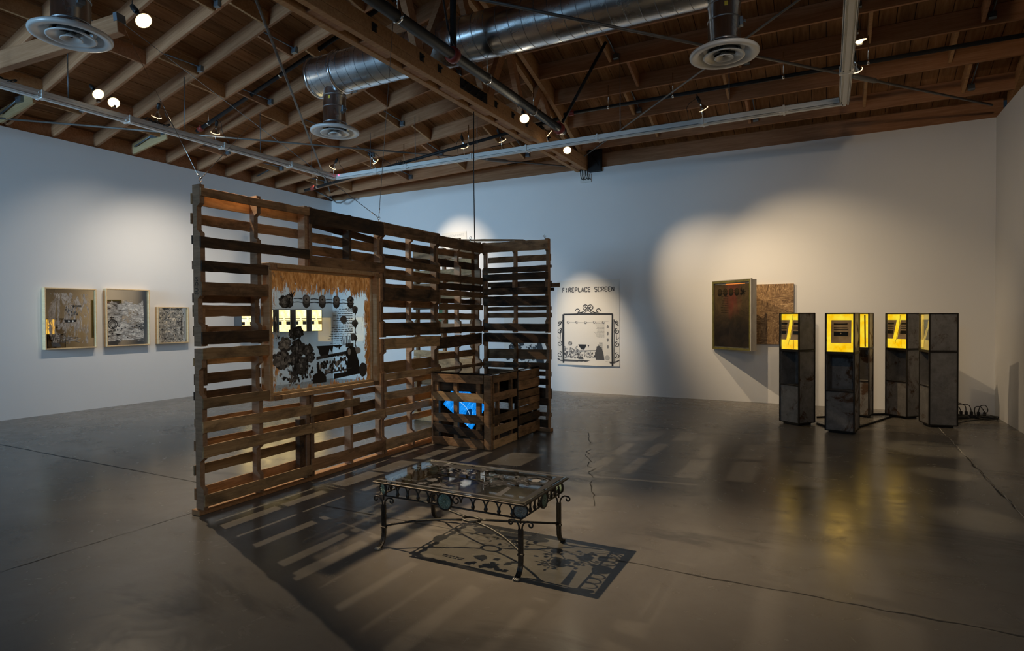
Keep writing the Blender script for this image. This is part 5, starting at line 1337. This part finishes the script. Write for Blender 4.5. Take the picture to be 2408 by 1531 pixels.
# legs: doubled square bar, split into two curls at the top, collar, flared foot
for sx in (-1,1):
    for sy in (-1,1):
        x,y=sx*(lx-.015),sy*(ly-.015); m=MB(); w=.011
        foot=[(0,0,.27),(0,0,.13),(0,0,.09),(0,sy*.004,.06),(0,sy*.016,.035),(0,sy*.035,.015),(0,sy*.055,.008)]
        for o_ in (-.0085,.0085):
            m.bar([V(x+o_+p[0],y+p[1],p[2]) for p in foot],.013,.012,(1,0,0))
        for s in (-1,1):
            pts=[V(x+s*.0085,y,.27),V(x+s*.012,y,.29),V(x+s*.024,y,.308),V(x+s*.042,y,.318),V(x+s*.058,y,.316)]
            for q in range(16):
                a=PI/2-q*2*PI*.8/15; rr=.017*(1-.5*q/15); pts.append(V(x+s*(.062+rr*math.cos(a)*1),y,.300+rr*math.sin(a)))
            m.tube(pts,.0052,6)
        m.tube([(x,y,.3),(x,y,.335)],.005,6)
        m.build('leg',M_IRON,t)
        MB().box((x-.019,y-.011,.118),(x+.019,y+.011,.130),ch=.002).build('leg_collar',M_IRON,t)
        m=MB(); yy=y+sy*.06
        for o_ in (-.012,0,.012): m.ball((x+o_,yy,.008),.010,8,s=(.75,1.8,.8))
        m.build('leaf_foot',M_SILVERP if sy<0 else M_IRON,t)
        # stretcher to the central ring
        e=V(sx*.055,sy*.03,.165); s0=V(x,y,.135); mp=V(x*.45,y*.72,.165)
        pts=[s0.lerp(e,k/12)+V(0,0,0) for k in range(13)]
        bow=V(sx*.0,sy*-.0,0)
        pts=[(1-k/12)**2*s0+2*(k/12)*(1-k/12)*V(x*.55,y*.35,.165)+(k/12)**2*e for k in range(13)]
        MB().tube(pts,.0075,7).build('stretcher',M_IRON,t)
MB().tube([(.062*math.cos(a*PI/12),.04*math.sin(a*PI/12),.168) for a in range(24)],.008,7,closed=True).build('center_ring',M_IRON,t)

# ------------------------------------------------------------------ daylight through the front window, added fill lights
ld=bpy.data.lights.new('daylight','AREA'); ld.shape='RECTANGLE'; ld.size=2.9; ld.size_y=3.0; ld.energy=150; ld.color=(.40,.70,1); ld.spread=math.radians(62)
lo=bpy.data.objects.new('window_daylight',ld); COL.objects.link(lo); lo.location=((wx0+wx1)/2,YF-.02,(wz0+wz1)/2); lo.rotation_euler=V(.0,1,.0).to_track_quat('-Z','Z').to_euler()
wn2=MB(); wn2.box((-2.6,YF+.0,3.2),(-.9,YF+.03,3.25)); wn2.box((-2.6,YF,4.05),(-.9,YF+.03,4.1)); wn2.box((-2.6,YF,3.2),(-2.55,YF+.03,4.1)); wn2.box((-.95,YF,3.2),(-.9,YF+.03,4.1)); struct('added_light_frame',wn2,M_BLACK)  # bare frame on the solid wall, round an added blue light
ld=bpy.data.lights.new('duct_fill','AREA'); ld.shape='RECTANGLE'; ld.size=1.6; ld.size_y=.8; ld.energy=55; ld.color=(.35,.65,1)  # added blue light for the highlight on the duct
lo=bpy.data.objects.new('duct_fill_light',ld); COL.objects.link(lo); lo.location=(-1.75,YF+.04,3.65); lo.rotation_euler=V(0,1,.12).to_track_quat('-Z','Z').to_euler()
# added spots without fixtures, for wall warmth, floor pools and partition fill
def fillspot(p,aim,e,sz,col=WARM,bl=1,soft=.08):
    ld=bpy.data.lights.new('fill_spot','SPOT'); ld.energy=e; ld.color=col; ld.spot_size=math.radians(sz); ld.spot_blend=bl; ld.shadow_soft_size=soft
    lo=bpy.data.objects.new('fill_light',ld); COL.objects.link(lo); lo.location=p; lo.rotation_euler=(V(*aim)-V(*p)).to_track_quat('-Z','Y').to_euler()
fillspot((.3,2.2,4.05),(1.5,10.8,2.8),175,58,(1,.72,.42))
fillspot((.3,3.5,4.05),(-3.4,10.8,2.6),70,60,(1,.84,.66))
fillspot((.3,7.3,4.15),(.95,6.75,0),150,8,(1,.8,.5),.7,.05)  # added narrow beam, makes a pool of light on the right floor
fillspot((.3,7.4,4.15),(.95,5.35,0),150,8,(1,.8,.5),.7,.05)

fillspot((.1,1.0,4.1),(-4.1,3.9,.7),70,50,(1,.78,.52),1,.12)  # added warm fill on the lower boards of the partition

# ------------------------------------------------------------------ third level: pieces that belong to a part
def under(child,par):
    bpy.context.view_layer.update()
    ml=par.matrix_local.inverted()@child.matrix_local
    child.parent=par; child.matrix_parent_inverse=Matrix.Identity(4); child.matrix_local=ml
def base(o): return o.name.split('.')[0]
RULES={'glass_pane':['scraped_paint','scratch_marks','black_print'],'screen':['screen_image','screen_highlight'],'paper':['ink_drawing','lettering','flower_print','inner_drawing'],
 'mirror_glass':['print'],'glowing_film':['printed_image'],'canvas':['garland_print','orange_streak'],'lit_panel':['printed_bars','bright_strip'],
 'body_shell':['angle_edging'],'head_shell':['head_edging'],'drop_pipe':['pipe_seam','warning_sticker','damper_lever'],'reflector_bulb':['bulb_lens','bulb_rim','socket'],
 'glass_top':['printed_image'],'duct_body':['spiral_seam','joint_ring','end_cap'],'track_channel':['joint_clamp'],'strip_body':['plug'],'panel_none':[]}
for root in [o for o in list(bpy.data.objects) if o.parent is None and o.type=='EMPTY']:
    kids=list(root.children)
    for pn,cn in RULES.items():
        ps=[k for k in kids if base(k)==pn]
        if not ps: continue
        for k in kids:
            if base(k) in cn and k.parent==root: under(k,ps[0])
    if base(root)=='iron_coffee_table':
        kk=sorted([k for k in kids],key=lambda o:o.name)
        rims=[k for k in kk if base(k)=='medallion_rim']; fls=[k for k in kk if base(k)=='medallion_flower']
        for a_,b_ in zip(rims,fls): under(b_,a_)
        legs=[k for k in kk if base(k)=='leg']; cols=[k for k in kk if base(k)=='leg_collar']; fe=[k for k in kk if base(k)=='leaf_foot']
        for a_,b_,c_ in zip(legs,cols,fe): under(b_,a_); under(c_,a_)
    if base(root)=='roof_truss':
        bc=[k for k in kids if base(k)=='bottom_chord'][0]
        for k in kids:
            if base(k) in ('bolt_plate','splice_plate'): under(k,bc)

# ------------------------------------------------------------------ world, camera, colour
w=bpy.data.worlds.new('world'); scene.world=w; w.use_nodes=True
w.node_tree.nodes['Background'].inputs[0].default_value=(.25,.4,.6,1); w.node_tree.nodes['Background'].inputs[1].default_value=.02
cam=bpy.data.cameras.new('camera'); co=bpy.data.objects.new('camera',cam); COL.objects.link(co); scene.camera=co
cam.sensor_width=36; cam.lens=1414.411*36/2408; cam.clip_start=.05; cam.clip_end=60
yaw,pitch,roll=0.48410,-0.01476,-0.00572
cy_,sy_=math.cos(yaw),math.sin(yaw)
F=V(-sy_,cy_,0); R=V(cy_,sy_,0); U=V(0,0,1)
F2=F*math.cos(pitch)+U*math.sin(pitch); U2=-F*math.sin(pitch)+U*math.cos(pitch)
R3=R*math.cos(roll)+U2*math.sin(roll); U3=-R*math.sin(roll)+U2*math.cos(roll)
co.matrix_world=Matrix(((R3.x,U3.x,-F2.x,0),(R3.y,U3.y,-F2.y,0),(R3.z,U3.z,-F2.z,1.47),(0,0,0,1)))
vs_=scene.view_settings; scene.display_settings.display_device='sRGB'; vs_.view_transform='Standard'; vs_.look='None'; vs_.exposure=0; vs_.gamma=1; vs_.use_curve_mapping=False
scene.cycles.max_bounces=8; scene.cycles.transparent_max_bounces=24; scene.cycles.sample_clamp_indirect=4
